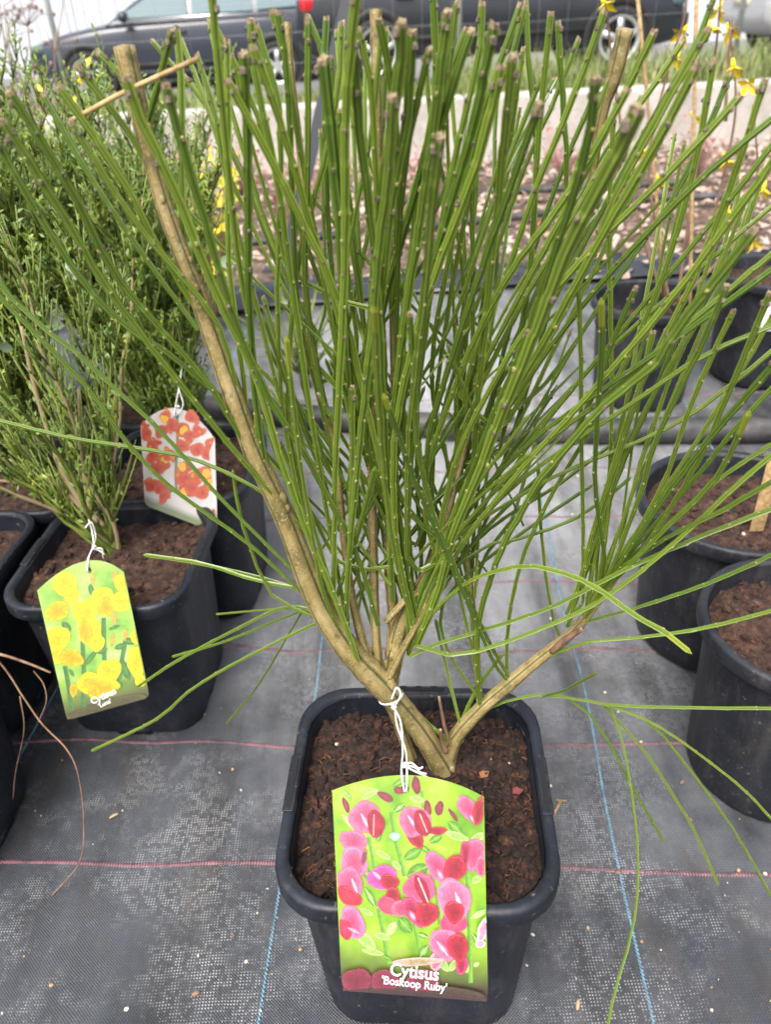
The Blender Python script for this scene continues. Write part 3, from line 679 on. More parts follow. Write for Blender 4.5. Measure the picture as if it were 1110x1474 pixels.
APEX = {'C': (600, 925, 0), 'c': (572, 930, .004), 'T4': (538, 800, .012), 'T5': (562, 760, .016), 'T7': (672, 800, .016), 'R': (822, 905, .01), 'r': (852, 872, .01),
        'L': (505, 930, 0), 'l': (520, 915, .002), 'K': (690, 1018, .006), 'k': (733, 983, .008), 'B': (625, 800, .018)}
ALONG = {'T4': ([(538, 820), (537, 780), (536, 690), (539, 600), (546, 470), (548, 430)], .016), 'T5': ([(561, 830), (563, 717), (567, 620), (566, 470), (562, 390)], .022), 'T7': ([(684, 920), (679, 866), (672, 799), (664, 690), (660, 560), (656, 480)], .030),
         'B': ([(600, 850), (625, 800), (650, 720), (675, 620), (700, 530)], .022), 'l': ([(505, 850), (495, 775), (488, 700), (478, 630), (460, 550), (445, 460)], .022), 'C': ([(585, 945), (600, 925), (612, 885), (632, 820), (650, 770)], .004), 'r': ([(830, 903), (860, 868), (890, 825)], .008), 'c': ([(566, 930), (563, 870), (560, 812), (562, 740), (538, 700), (537, 780)], .004)}
def apex(ap):
    if ap in ALONG:
        P, d = ALONG[ap]; t = rnd.random() * (len(P) - 1.001); i = int(t); f = t - i
        return P[i][0] + (P[i + 1][0] - P[i][0]) * f + rnd.uniform(-3, 3), P[i][1] + (P[i + 1][1] - P[i][1]) * f, d
    x, y, d = APEX[ap]; return x + rnd.uniform(-7, 7), y + rnd.uniform(-22, 14), d
count = 0
def S_(pts, r=1.9, dy=0.0, ap=None, top='cut', dyb=0.0):
    """pts: pixels tip -> base; dy: depth offset of the tip; ap: where the base joins"""
    global count; count += 1
    pts = list(pts); bd = dyb
    if ap:
        ax, ay, bd = apex(ap)
        (x1, y1), (x0, y0) = pts[-1], pts[-2]
        L = math.hypot(ax - x1, ay - y1); dl = math.hypot(x1 - x0, y1 - y0) or 1
        tx, ty = (x1 - x0) / dl, (y1 - y0) / dl
        if L > 70:
            mx, my = x1 + tx * L * .5, y1 + ty * L * .5
            for t in (.35, .7):
                pts.append(((1 - t) ** 2 * x1 + 2 * t * (1 - t) * mx + t * t * ax, (1 - t) ** 2 * y1 + 2 * t * (1 - t) * my + t * t * ay))
        pts.append((ax, ay))
    pts = pts[::-1]
    Ls = [0]
    for a, b in zip(pts, pts[1:]): Ls.append(Ls[-1] + math.hypot(b[0] - a[0], b[1] - a[1]))
    P = [PY(a, b, YC + bd + (dy - bd) * (Ls[i] / Ls[-1])) for i, (a, b) in enumerate(pts)]
    return stem(P, r * .74e-3, r * .93e-3, count * 13 + 5, top)

# --- left fan
S_([(-4, 205), (50, 300), (113, 397), (175, 465), (250, 515), (330, 582)], 1.9, -.02)
S_([(6, 178), (90, 307), (140, 393), (200, 477), (300, 603), (360, 675), (440, 765)], 2.1, -.05)
S_([(16, 137), (67, 217), (113, 293), (167, 397), (245, 490), (305, 560), (382, 690)], 2.1, -.04)
S_([(64, 140), (117, 233), (160, 300), (205, 365), (240, 413), (285, 475)], 1.7, .01)
S_([(88, 130), (133, 193), (180, 263), (233, 365), (298, 468)], 2.0, -.02)
S_([(104, 180), (150, 253), (200, 327), (262, 400), (320, 480), (352, 610)], 1.7, -.02)
S_([(115, 100), (160, 157), (213, 232), (222, 250)], 1.9, -.01)
S_([(143, 78), (167, 103), (186, 125)], 1.7, .0)
S_([(183, 117), (207, 183), (250, 267), (300, 393), (333, 467), (372, 550), (401, 650), (425, 720), (450, 785), (485, 866), (515, 950)], 2.4, -.05, dyb=-.008)
S_([(240, 127), (267, 227), (293, 307), (317, 393), (350, 490), (393, 583), (433, 643), (475, 720), (515, 800), (545, 900)], 2.1, -.06, dyb=-.004)
S_([(246, 50), (232, 105), (212, 180)], 1.9, -.015)
S_([(255, 46), (262, 133), (263, 300), (268, 390), (300, 480), (322, 540)], 1.8, .015)
S_([(305, -14), (310, 50), (318, 130), (333, 283), (347, 397), (360, 460), (367, 550), (371, 655)], 1.9, -.03)
S_([(285, 83), (300, 130), (314, 185), (330, 280), (365, 420), (400, 560)], 1.5, .04, 'L')
S_([(327, 64), (329, 200), (328, 300), (332, 400), (345, 500), (362, 640)], 1.8, .02)
S_([(351, 82), (357, 200), (358, 397), (362, 480), (367, 570), (385, 690)], 2.3, -.04)
S_([(262, 60), (300, 160), (330, 250), (375, 350)], 1.4, .06, 'l')
S_([(222, 62), (250, 95), (300, 150), (345, 240), (380, 330)], 1.4, .07, 'l')
S_([(268, 113), (305, 165), (350, 255), (400, 370)], 1.5, .06, 'T4')
S_([(303, 35), (318, 110), (345, 200), (385, 330)], 1.6, .05, 'T4')
S_([(312, 42), (345, 105), (380, 190), (420, 300), (440, 350)], 1.6, .04, 'T5')
# --- centre
S_([(362, 34), (366, 100), (380, 170), (400, 260), (412, 350)], 1.9, .0, 'L')
S_([(371, 42), (385, 90), (400, 140), (405, 230), (402, 330), (400, 440)], 1.7, .02, 'L')
S_([(367, 72), (403, 173), (427, 253), (450, 333), (487, 450), (505, 520)], 1.9, -.03, 'c')
S_([(330, 120), (383, 217), (440, 327), (473, 397), (500, 470), (520, 550)], 1.9, -.04, 'C')
S_([(401, 22), (413, 110), (420, 250), (425, 380), (432, 500)], 1.7, .01, 'l')
S_([(393, 20), (410, 80), (420, 140)], 1.6, .02, 'T4')
S_([(443, 36), (443, 200), (441, 300), (439, 420), (470, 600)], 1.7, .0, 'l')
S_([(445, 28), (463, 73), (480, 160), (500, 260), (515, 380)], 1.5, .05, 'T4')
S_([(470, 30), (467, 100), (470, 250), (480, 420)], 1.7, .04, 'T4')
S_([(465, 92), (477, 200), (487, 300), (493, 397), (497, 480), (508, 600), (518, 740)], 2.7, -.05, 'c')
S_([(492, 38), (487, 133), (465, 240), (440, 330), (425, 420)], 1.8, .03, 'L')
S_([(514, -16), (503, 90), (497, 230), (496, 397), (484, 650), (482, 758), (480, 850)], 2.2, -.06, dyb=-.006)
S_([(510, 80), (517, 183), (530, 283), (542, 390), (548, 500)], 2.3, -.05, 'c')
S_([(517, 47), (535, 133), (542, 260), (546, 400)], 1.8, -.01, 'T4')
S_([(547, 34), (563, 117), (572, 230), (570, 360)], 1.9, -.02, 'T5')
S_([(578, 38), (577, 100), (553, 260), (542, 400), (520, 560), (502, 700)], 2.6, -.06, 'l')
S_([(593, 50), (587, 167), (563, 300), (553, 397), (530, 600)], 2.2, -.05, 'c')
S_([(565, 145), (557, 267), (547, 350), (535, 480), (518, 640), (504, 785)], 2.2, -.09, 'L')
S_([(617, 76), (600, 150), (588, 210), (575, 330), (572, 450)], 1.6, -.05, 'T5')
S_([(624, -14), (627, 130), (612, 220), (598, 300), (590, 420)], 1.8, .01, 'T5')
S_([(643, 25), (630, 150), (600, 270), (583, 333), (555, 430), (530, 560)], 2.2, -.04, 'l')
S_([(657, 10), (640, 80), (615, 200), (597, 320)], 1.7, .03, 'c')
S_([(633, 202), (622, 293), (613, 397), (600, 520), (588, 655), (590, 812)], 2.2, -.11, 'C')
S_([(670, 45), (633, 150), (593, 283), (560, 400)], 1.7, .03, 'T4')
S_([(538, 447), (543, 540), (551, 660), (566, 785), (585, 866)], 1.7, -.10, 'C', 'yellow')
S_([(554, 572), (578, 636), (600, 700), (640, 790), (683, 890), (715, 960), (738, 986)], 1.6, -.08, None, 'yellow', .008)
S_([(590, 455), (597, 550), (602, 650), (625, 740), (645, 792), (670, 850)], 1.7, -.06, 'k')
S_([(413, 490), (420, 560), (430, 650), (445, 740), (460, 830)], 1.5, -.05, 'L', 'yellow')
S_([(539, 677), (518, 758), (493, 834), (483, 864)], 1.7, -.015, None, 'x')
S_([(507, 560), (507, 650), (504, 785), (497, 893)], 1.8, -.02, 'L')
S_([(404, 640), (440, 720), (493, 812)], 1.5, .03, 'c'); S_([(420, 560), (439, 650), (485, 739), (531, 801)], 1.5, .04, 'c')
S_([(398, 560), (440, 620), (500, 700), (540, 770)], 1.4, .05, 'C'); S_([(520, 470), (560, 560), (600, 640), (625, 720)], 1.4, .05, 'K')
S_([(380, 430), (410, 530), (450, 640), (505, 720), (540, 760)], 1.5, .06, 'T5'); S_([(355, 510), (430, 590), (520, 680), (570, 760)], 1.4, .06, 'T5')
# --- right of centre
S_([(644, 23), (628, 160), (605, 320), (585, 450)], 2.3, -.04, 'c')
S_([(657, 8), (646, 106), (630, 250), (615, 380)], 1.7, .02, 'B')
S_([(677, 50), (641, 160), (610, 290), (585, 430)], 2.0, -.03, 'C')
S_([(694, 10), (687, 92), (655, 230), (632, 345), (610, 500)], 1.7, .0, 'C')
S_([(711, 40), (678, 193), (628, 367), (590, 520), (570, 660)], 2.3, -.06, 'C')
S_([(748, 12), (720, 92), (690, 180), (655, 330), (628, 470)], 1.7, .02, 'B')
S_([(755, 14), (741, 70), (705, 170), (675, 290), (650, 420)], 1.6, .03, 'B')
S_([(758, 5), (763, 106), (772, 200), (770, 330), (758, 430), (730, 560), (690, 680)], 1.5, .05, 'T7')
S_([(738, 88), (724, 230), (706, 400), (690, 560), (680, 690)], 2.1, -.05, 'B')
S_([(720, 100), (692, 220), (640, 360), (600, 480)], 2.2, -.06, 'C')
S_([(775, 155), (745, 240), (710, 340), (665, 470), (625, 600)], 1.9, -.08, 'C')
S_([(793, 24), (777, 184), (763, 390), (745, 520), (715, 650)], 1.7, .02, 'T7')
S_([(804, 37), (813, 184), (816, 257), (800, 400), (765, 540), (720, 680)], 1.6, .04, 'T7')
S_([(869, 20), (825, 142), (770, 276), (729, 395), (680, 520)], 1.8, .01, 'B')
S_([(832, 60), (800, 140), (760, 230), (715, 360), (672, 480)], 1.4, .05, 'B')
S_([(901, 133), (820, 276), (733, 395), (670, 520), (625, 640)], 2.0, -.03, 'C')
S_([(917, 160), (870, 260), (820, 350), (775, 470), (725, 590), (685, 690), (652, 770), (645, 800)], 3.2, -.11, 'C')
S_([(857, 119), (843, 220), (800, 360), (760, 480), (710, 600)], 2.0, -.09, 'C')
S_([(940, 50), (908, 115), (857, 220), (800, 330), (735, 450), (680, 560)], 1.9, -.01, 'B')
S_([(981, 64), (931, 138), (894, 193), (820, 320), (745, 450)], 1.7, .02, 'B')
S_([(1018, 46), (968, 133), (885, 285), (843, 390), (790, 490), (735, 600)], 1.9, -.02, 'T7')
S_([(1027, 0), (995, 78), (940, 170), (880, 280), (820, 390)], 1.6, .03, 'T7')
S_([(1000, 101), (949, 198), (857, 358), (790, 480), (720, 600), (670, 700)], 2.2, -.06, 'C')
S_([(1027, 92), (1004, 220), (968, 358), (920, 480), (860, 600), (790, 720)], 1.7, .01, 'k')
S_([(1050, 110), (1013, 198), (960, 300), (890, 400), (810, 520)], 1.6, .03, 'T7')
S_([(1062, 142), (977, 234), (839, 372), (760, 470), (700, 570)], 1.9, -.04, 'C')
S_([(1120, 165), (1009, 257), (885, 386), (800, 490), (730, 590)], 1.8, -.03, 'B')
S_([(1100, 120), (1069, 216), (1040, 300), (990, 420), (920, 560), (880, 680)], 1.8, -.02, 'R')
S_([(1125, 215), (1041, 331), (990, 400), (900, 510), (810, 610), (730, 700)], 2.0, -.06, 'C')
S_([(1130, 185), (1080, 250), (1000, 350), (900, 470), (800, 590)], 1.6, .0, 'T7')
S_([(1120, 290), (1050, 350), (960, 430), (860, 520), (770, 620)], 1.5, .03, 'T7')
S_([(950, 205), (905, 290), (850, 400), (790, 520), (730, 640)], 1.5, .03, 'T7')
# --- right fan
S_([(1130, 350), (1110, 368), (988, 469), (869, 573), (780, 641), (700, 720)], 1.7, -.03, 'C')
S_([(1135, 372), (1110, 389), (958, 499), (780, 623), (700, 700)], 1.7, -.04, 'C')
S_([(1085, 335), (988, 457), (929, 540), (881, 573), (780, 686), (755, 730), (727, 780), (708, 828), (690, 893), (688, 960)], 2.3, -.10, 'K')
S_([(1120, 466), (1012, 513), (899, 588), (820, 640), (740, 700), (680, 760)], 1.5, -.03, 'C', 'x')
S_([(1120, 498), (1047, 558), (958, 618), (810, 680), (730, 725), (675, 760)], 1.5, .01, 'C', 'x')
S_([(1108, 425), (1083, 484), (1036, 597), (1018, 641), (985, 700), (940, 770)], 1.8, -.05, 'r')
S_([(1045, 415), (1012, 493), (982, 552), (940, 647), (929, 690), (900, 770)], 1.8, -.06, 'r')
S_([(1055, 450), (1018, 528), (982, 618), (958, 690), (915, 770)], 1.6, -.03, 'r')
S_([(866, 436), (866, 516), (859, 618), (857, 690), (862, 740), (871, 812), (862, 850)], 1.7, -.05, 'r', 'yellow')
S_([(832, 377), (836, 493), (837, 618), (839, 720), (838, 866)], 1.5, -.01, 'R')
S_([(914, 418), (884, 487), (840, 600), (780, 700), (720, 770)], 1.6, -.02, 'T7')
S_([(940, 480), (917, 570), (878, 700), (858, 770)], 1.8, .0, 'R'); S_([(980, 470), (952, 543), (893, 677), (862, 770)], 1.7, .02, 'R')
S_([(1125, 512), (1110, 530), (1018, 635), (976, 690), (930, 755), (890, 815)], 2.0, -.06, 'r')
S_([(1130, 540), (1060, 615), (1000, 690), (930, 770)], 1.7, -.02, 'r')
S_([(1077, 597), (1030, 690), (960, 760), (900, 820)], 1.7, -.06, 'r', 'yellow')
S_([(1130, 628), (1033, 692), (950, 765), (885, 825)], 1.5, -.02, 'r'); S_([(1120, 440), (1075, 520), (1000, 640), (930, 745), (880, 820)], 1.5, .0, 'r')
S_([(1135, 680), (1040, 735), (960, 775), (880, 830)], 1.6, -.05, 'r')
S_([(1130, 726), (1110, 734), (994, 779), (897, 822), (795, 874), (700, 906), (627, 928), (590, 945)], 1.7, -.02, None, 'x')
S_([(1130, 640), (1060, 700), (985, 770), (900, 840), (838, 880), (762, 912), (695, 936), (649, 943), (600, 930)], 1.8, -.03, None, 'x', -.004)
S_([(1125, 792), (1110, 800), (1010, 844), (900, 880), (835, 898)], 1.5, -.03, None, 'x', .008)
S_([(1125, 876), (1010, 905), (900, 920), (844, 925), (790, 945), (770, 955)], 1.5, -.04, None, 'x', .008)
S_([(990, 936), (960, 912), (913, 885), (865, 850), (831, 832), (790, 820), (757, 815), (713, 823), (668, 842), (625, 880)], 1.6, -.09, 'C', 'yellow')
S_([(818, 660), (775, 670), (778, 740), (786, 830), (800, 905), (808, 920)][1:], 1.3, .02, None, 'x', .01)
S_([(735, 560), (700, 650), (668, 720), (628, 800)], 1.7, .0, 'C'); S_([(810, 655), (735, 725), (690, 770), (640, 830)], 1.5, .03, 'C')
S_([(905, 690), (840, 740), (760, 772), (680, 795), (630, 860)], 1.3, .02, 'C', 'x'); S_([(850, 700), (790, 740), (720, 790), (660, 840)], 1.4, .05, 'K', 'x')
S_([(722, 943), (690, 985), (668, 1030), (655, 1062)], 1.7, .02, None, 'cut', .004); S_([(628, 895), (640, 950), (652, 1000), (662, 1040)], 1.4, .04, None, 'x', .004)
S_([(555, 975), (590, 1015), (620, 1045), (650, 1068)], 2.0, .015, None, 'x', .0)
# right trailing group
S_([(1130, 1020), (1010, 1019), (884, 1015), (807, 1003), (750, 1003), (700, 1022)], 1.25, -.02, None, 'x', .008)
for pts in ([(1130, 1200), (1076, 1141), (1010, 1088), (945, 1044), (884, 1018), (840, 1007)], [(1125, 1315), (1060, 1200), (994, 1109), (940, 1045), (884, 1017), (845, 1009)],
            [(1034, 1272), (1002, 1200), (978, 1158), (933, 1088), (892, 1040), (868, 1014)], [(955, 1209), (913, 1137), (872, 1060), (845, 1025), (820, 1006)],
            [(858, 970), (830, 985), (800, 999), (780, 1003)]):
    S_(pts, 1.2, -.035, None, 'x', .003)
S_([(874, 1485), (885, 1430), (905, 1360), (918, 1290), (917, 1200), (905, 1109), (888, 1035), (878, 1016)], 1.2, -.135, None, 'x', .003)
# left trailing group
S_([(133, 1080), (223, 1036), (276, 992), (345, 951), (450, 899), (480, 890)], 1.3, .05, None, 'x', .004)
S_([(199, 988), (255, 951), (353, 899), (409, 874), (455, 878)], 1.3, .05, None, 'x', .002); S_([(249, 945), (324, 923), (430, 882), (466, 885)], 1.15, .09, None, 'x', .006)
S_([(312, 884), (381, 878), (450, 873)], 1.0, .1, None, 'x', .01); S_([(326, 1042), (373, 984), (434, 882), (450, 862)], 1.0, .09, None, 'x', .01)
S_([(211, 799), (292, 811), (365, 834), (440, 850), (455, 862)], 1.5, .03, None, 'x', .002); S_([(240, 803), (330, 820), (400, 838), (450, 856)], 1.2, .04, None, 'x', .006)
S_([(-10, 603), (100, 630), (200, 645), (275, 660), (345, 690), (400, 725), (425, 760)], 1.5, .05, None, 'x')
S_([(-5, 400), (40, 455), (100, 500), (160, 555), (225, 615), (320, 720), (390, 790), (440, 838)], 1.5, .02, None, 'x')
S_([(-8, 420), (40, 470), (85, 515), (135, 570), (185, 640), (250, 705), (360, 785), (450, 868)], 1.5, -.01, None, 'x')
S_([(335, 680), (345, 740), (365, 800), (392, 856), (460, 892)], 1.2, .02, None, 'x', .0)
# fill: further shoots inside and behind the fan
APX = ['C', 'c', 'T4', 'T5', 'T7', 'l', 'B', 'K', 'L', 'r']
rg = random.Random(21)
for i in range(40):
    u = rg.random() ** .8
    tx = 300 + 800 * u; ty = (45 + 60 * rg.random()) + (max(0, u - .55) * 420) + (rg.random() * 120 if i % 3 == 0 else 0)
    ap = 'r' if u > .85 else rg.choice(['l', 'T4', 'T5', 'l'] if u < .35 else (['T5', 'T7', 'B', 'T4'] if u < .7 else ['T7', 'B', 'r']))
    ax, ay = apex(ap)[:2]
    mx = ax + (tx - ax) * rg.uniform(.42, .56) + rg.uniform(-20, 20); my = ay + (ty - ay) * .5
    q = ax + (tx - ax) * rg.uniform(.74, .80); qy = ay + (ty - ay) * .77
    S_([(tx, ty), (q, qy), (mx, my)], rg.uniform(1.0, 1.6), rg.uniform(.0, .12), ap)

X = [[(610, 430), (575, 560), (539, 677), (483, 864)], [(720, 620), (650, 690), (588, 772), (545, 815)], [(760, 655), (720, 690), (640, 760), (590, 812), (561, 839)], [(690, 640), (600, 760), (528, 839), (505, 872)],
     [(690, 540), (640, 620), (593, 682), (566, 715)], [(720, 500), (660, 600), (604, 688), (566, 750)], [(390, 560), (440, 640), (520, 720), (582, 796)], [(430, 640), (488, 712), (526, 758), (566, 810)],
     [(440, 590), (488, 661), (528, 718), (566, 780)], [(460, 570), (509, 658), (560, 760), (600, 850)], [(640, 560), (600, 640), (560, 720), (505, 850)], [(610, 560), (570, 660), (520, 780), (497, 840)],
     [(520, 520), (560, 640), (620, 760), (676, 850)], [(560, 540), (600, 640), (640, 740), (680, 880)], [(470, 520), (520, 640), (580, 760), (610, 870)], [(800, 560), (740, 650), (680, 730), (630, 790)],
     [(760, 600), (700, 680), (640, 770), (590, 880)], [(880, 640), (800, 700), (720, 750), (665, 800), (610, 880)], [(350, 620), (420, 700), (480, 780), (535, 860)], [(385, 500), (440, 600), (500, 700), (540, 800)],
     [(700, 700), (640, 790), (605, 850), (585, 900)], [(590, 600), (560, 700), (535, 800), (515, 880)], [(640, 640), (655, 740), (672, 830), (685, 930)], [(580, 560), (585, 700), (592, 800), (596, 880)],
     [(435, 480), (470, 600), (500, 720), (520, 850)], [(455, 640), (475, 720), (505, 800), (535, 900)], [(720, 560), (705, 660), (690, 760), (684, 860)], [(770, 640), (740, 740), (705, 830), (688, 900)]]
for q, pts in enumerate(X):
    d = (.06, .05, -.02, .04, .07, .03, .08)[q % 7]; S_(pts, rnd.uniform(1.15, 1.5), d, None, 'x' if q % 3 else 'cut', .012)
rg = random.Random(77)
for q in range(26):   # thin side shoots crossing inside the crown
    bx = rg.uniform(430, 760); by = rg.uniform(520, 840); sg = 1 if rg.random() < (.7 if bx > 560 else .35) else -1; l = rg.uniform(130, 280); sl2 = rg.uniform(.35, 1.1)
    S_([(bx + sg * l * sl2, by - l), (bx + sg * l * sl2 * .55, by - l * .52), (bx, by)], rg.uniform(.8, 1.15), rg.uniform(-.03, .09), None, 'x' if q % 2 else 'cut', rg.uniform(.0, .04))
# straw caught on the plant
mb = MB(); P = [PY(100, 175, .385), PY(180, 132, .383), PY(285, 84, .386)]; mb.tube(catmull(P, 5), [.0011] * 11, 6)
tag(mb.build('dry_straw', M_STRAW), 'dry straw stalk lying across the thick pruned trunk top', 'straw')

# ------------------------------------------------------------------ tags
M_PRINT = mat('printed_ink', (1, 1, 1), .35); k = NB(M_PRINT); c = k.mix(1.0, k.n('Attribute', attribute_name='Col').outputs['Color'], k.ramp(k.noise(320, 5, .7), [(.3, grey(.45)), (.5, grey(.62)), (.7, grey(.74))]), 'MULTIPLY'); k.col(c)
k.l(k.n('Attribute', attribute_name='rib').outputs['Fac'], k.b.inputs['Alpha']); S.cycles.transparent_max_bounces = 40
M_TXT = mat('white_lettering', (.72, .72, .70), .4)
def frame_from(o, xdir, n):
    n = n.normalized(); x = (xdir - n * xdir.dot(n)).normalized(); y = n.cross(x)
    M = Matrix((x, y, n)).transposed().to_4x4(); M.translation = o; return M
def blobpoly(mb, cx, cy, rx, ry, rot, cc, ce, z, tip=0.0, n=22, loc=None, lens=False, soft=0.0):
    ph = (cx * 13 + cy * 7) % 6.28; r = math.radians(rot); rows = []
    mid = tuple(a * .55 + b * .45 for a, b in zip(cc, ce)); edge = tuple(min(1, a * 1.12 + .012) for a in ce)
    for f, col, al in ((.45, mid, 1), (.84, ce, 1), (.97, edge, 1), (1.10 + soft, edge, 0)):
        ids = []
        for i in range(n):
            a = 2 * PI * i / n; wv = 1 + .055 * math.sin(3 * a + ph) + .03 * math.sin(5 * a + ph * 2)
            ex = math.cos(a) * rx * f * (1 if lens else wv); ey = math.sin(a) * ry * f * (abs(math.sin(a)) ** .45 if lens else wv)
            if not lens: ex *= 1 - .22 * max(0, math.sin(a)) ** 2
            sh = (.88, 1.0, 1.08)[int(i * 1.7 + ph) % 3]
            ids.append(mb.vert((*loc(cx + ex * math.cos(r) - ey * math.sin(r), cy + ex * math.sin(r) + ey * math.cos(r)), z), al, tuple(min(1, q * sh) for q in col)))
        rows.append(ids)
    c = mb.vert((*loc(cx, cy), z), 1, cc)
    for i in range(n): mb.face((c, rows[0][(i + 1) % n], rows[0][i]))
    for A, B in zip(rows, rows[1:]):
        for i in range(n): mb.face((A[i], A[(i + 1) % n], B[(i + 1) % n], B[i]))
class Tag:
    def __init__(s, label, corners, arch, hole, o, n, zoom, bgmat, thick=.0006):
        """corners TL,TR,BR,BL in photo pixels; card lies in the plane (o, n); zoom = (offx, offy, scale) of print coordinates"""
        n = n.normalized(); C4 = [PP(*p, o, n) for p in corners]; s.n = n; s.o = C4[3]
        s.M = frame_from(s.o, C4[2] - C4[3], n); s.Mi = s.M.inverted(); s.pl = (o, n); s.zoom = zoom
        s.root = thing('plant_tag', (0, 0, 0), label, 'plant tag'); s.root.matrix_world = s.M
        L = [s.Mi @ c for c in C4]; A = s.Mi @ PP(*arch, o, n); Hh = s.Mi @ PP(*hole, o, n)
        s.hole = s.M @ Hh; s.L = L
        pts = []
        TL, TR, BR, BL = [Vector((q.x, q.y)) for q in L]; A = Vector((A.x, A.y))
        for i in range(17):
            t = i / 16; ctl = A * 2 - (TL + TR) / 2; pts.append((1 - t) ** 2 * TL + 2 * t * (1 - t) * ctl + t * t * TR)
        def corner(a, b, c, r=.006):
            u = (a - b).normalized() * r; v = (c - b).normalized() * r
            return [b + u * (1 - t) ** 2 + v * t * t for t in (0, .25, .5, .75, 1)]
        pts += corner(TR, BR, BL) + corner(BR, BL, TL)
        s.outline = pts
        bm = bmesh.new(); ho = [Vector((Hh.x + .0026 * math.cos(2 * PI * i / 14), Hh.y + .0026 * math.sin(2 * PI * i / 14))) for i in range(14)]
        ed = []
        for loop in (pts, ho):
            vs = [bm.verts.new((p.x, p.y, 0)) for p in loop]
            ed += [bm.edges.new((vs[i], vs[(i + 1) % len(vs)])) for i in range(len(vs))]
        bmesh.ops.triangle_fill(bm, edges=ed, use_beauty=True, use_dissolve=False)
        for f in bm.faces:
            if f.normal.z < 0: f.normal_flip()
        me = bpy.data.meshes.new('card'); bm.to_mesh(me); bm.free(); me.materials.append(bgmat)
        c = link('card', me, s.root); md = c.modifiers.new('t', 'SOLIDIFY'); md.thickness = thick; md.offset = -1
        s.z = .00010; s.mb = MB(); s.minx = min(TL.x, BL.x); s.H = (TL - BL).length
    def loc(s, zx, zy):
        p = s.Mi @ PP(s.zoom[0] + zx / s.zoom[2], s.zoom[1] + zy / s.zoom[2], *s.pl); 
        # keep the ink inside the card outline
        L = s.L; t = min(1, max(0, p.y / L[0].y)); lo = L[3].x + (L[0].x - L[3].x) * t + .0006; hi = L[2].x + (L[1].x - L[2].x) * t - .0006
        return (min(hi, max(lo, p.x)), max(.0008, p.y))
    def b(s, cx, cy, rx, ry, rot, cc, ce, tip=0.0, lens=False, soft=0.0):
        blobpoly(s.mb, cx, cy, rx, ry, rot, cc, ce, s.z, tip, 22, s.loc, lens, soft); s.z += .000008
    def line(s, pts, wd, c, c2=None):
        P = [Vector(s.loc(*p)) for p in pts]; prev = None
        for i, p in enumerate(P):
            d = (P[min(i + 1, len(P) - 1)] - P[max(0, i - 1)]).normalized(); q = Vector((-d.y, d.x)) * wd
            cur = (s.mb.vert((*(p - q), s.z), 1, c), s.mb.vert((*(p + q), s.z), 1, c2 or c))
            if prev: s.mb.face((prev[0], cur[0], cur[1], prev[1]))
            prev = cur
        s.z += .000008
    def leafp(s, x0, y0, x1, y1, wd, c, c2):
        dx, dy = x1 - x0, y1 - y0; l = math.hypot(dx, dy); s.b((x0 + x1) / 2, (y0 + y1) / 2, l / 2, wd, math.degrees(math.atan2(dy, dx)), c, c2, 0, True); s.line([(x0, y0), (x1, y1)], .00022, tuple(min(1, q * 1.3) for q in c))
    def finish(s): s.mb.build('printed_picture', M_PRINT, s.root, smooth=False, col=True, attr=True)
    def text(s, body, zx, zy, size, ang, off=.0):
        cu = bpy.data.curves.new('lettering', 'FONT'); cu.body = body; cu.size = size; cu.align_x = 'CENTER'; cu.offset = off; cu.resolution_u = 3
        tmp = bpy.data.objects.new('tmp', cu); COL.objects.link(tmp)
        dg = bpy.context.evaluated_depsgraph_get(); me = bpy.data.meshes.new_from_object(tmp.evaluated_get(dg)); bpy.data.objects.remove(tmp)
        me.materials.clear(); me.materials.append(M_TXT); o = link('lettering', me, s.root)
        p = s.Mi @ PP(s.zoom[0] + zx / s.zoom[2], s.zoom[1] + zy / s.zoom[2], *s.pl); o.location = (p.x, p.y, .0016 if False else s.z + .0002); o.rotation_euler.z = ang
def card_mat(name, a, b, c, bottom, Hc, gloss=.3, fade=.22):
    mt = mat(name, a, gloss); k = NB(mt); v = k.coord()
    col = k.ramp(k.noise(32, 3, .55, v), [(.32, a), (.52, b), (.70, c)])
    sp = k.n('SeparateXYZ'); k.l(v, sp.inputs[0]); f = k.ramp(k.math('DIVIDE', sp.outputs[1], Hc), [(.04, grey(1)), (fade, grey(0))])
    k.col(k.mix(1.0, k.mix(f, col, bottom), (.62, .62, .62), 'MULTIPLY')); return mt

# -- pink flower tag on the main pot: leans on the front rim
E0 = PZ(598, 1303, PH + .003) + Vector((0, -.011, .002))
sl = math.radians(47); nrm = Vector((.02, -math.sin(sl), math.cos(sl)))
T1 = Tag('pink-flower plant tag hanging over the rim of the main pot', [(478, 1138), (697, 1147), (703, 1441), (492, 1425)], (592, 1116), (583, 1135.5), E0, nrm, (460, 1090, 4.096),
         card_mat('green_card_print', (.12, .34, .006), (.34, .60, .015), (.50, .66, .12), (.06, .035, .02), .15))
print('TAG size', [tuple(round(x, 3) for x in q) for q in T1.L])
G1, G2, G3 = (.10, .30, .02), (.26, .52, .05), (.45, .66, .20)
PKc, PKe = (.76, .15, .29), (.62, .045, .155); RDc, RDe = (.50, .014, .04), (.34, .006, .028); WH = (.88, .60, .66); MR = (.22, .02, .04)
T = T1; rg = random.Random(8)
for pts, wd in (([(425, 320), (450, 480), (505, 700)], .0016), ([(290, 470), (310, 560), (325, 650)], .0013), ([(868, 470), (875, 700), (885, 1000), (892, 1330)], .0014), ([(350, 890), (380, 1040), (410, 1220)], .0015), ([(560, 980), (585, 1100), (602, 1215)], .0012), ([(605, 200), (612, 300)], .001), ([(650, 640), (690, 800), (710, 990)], .0011)):
    T.line(pts, wd, G1, G2)
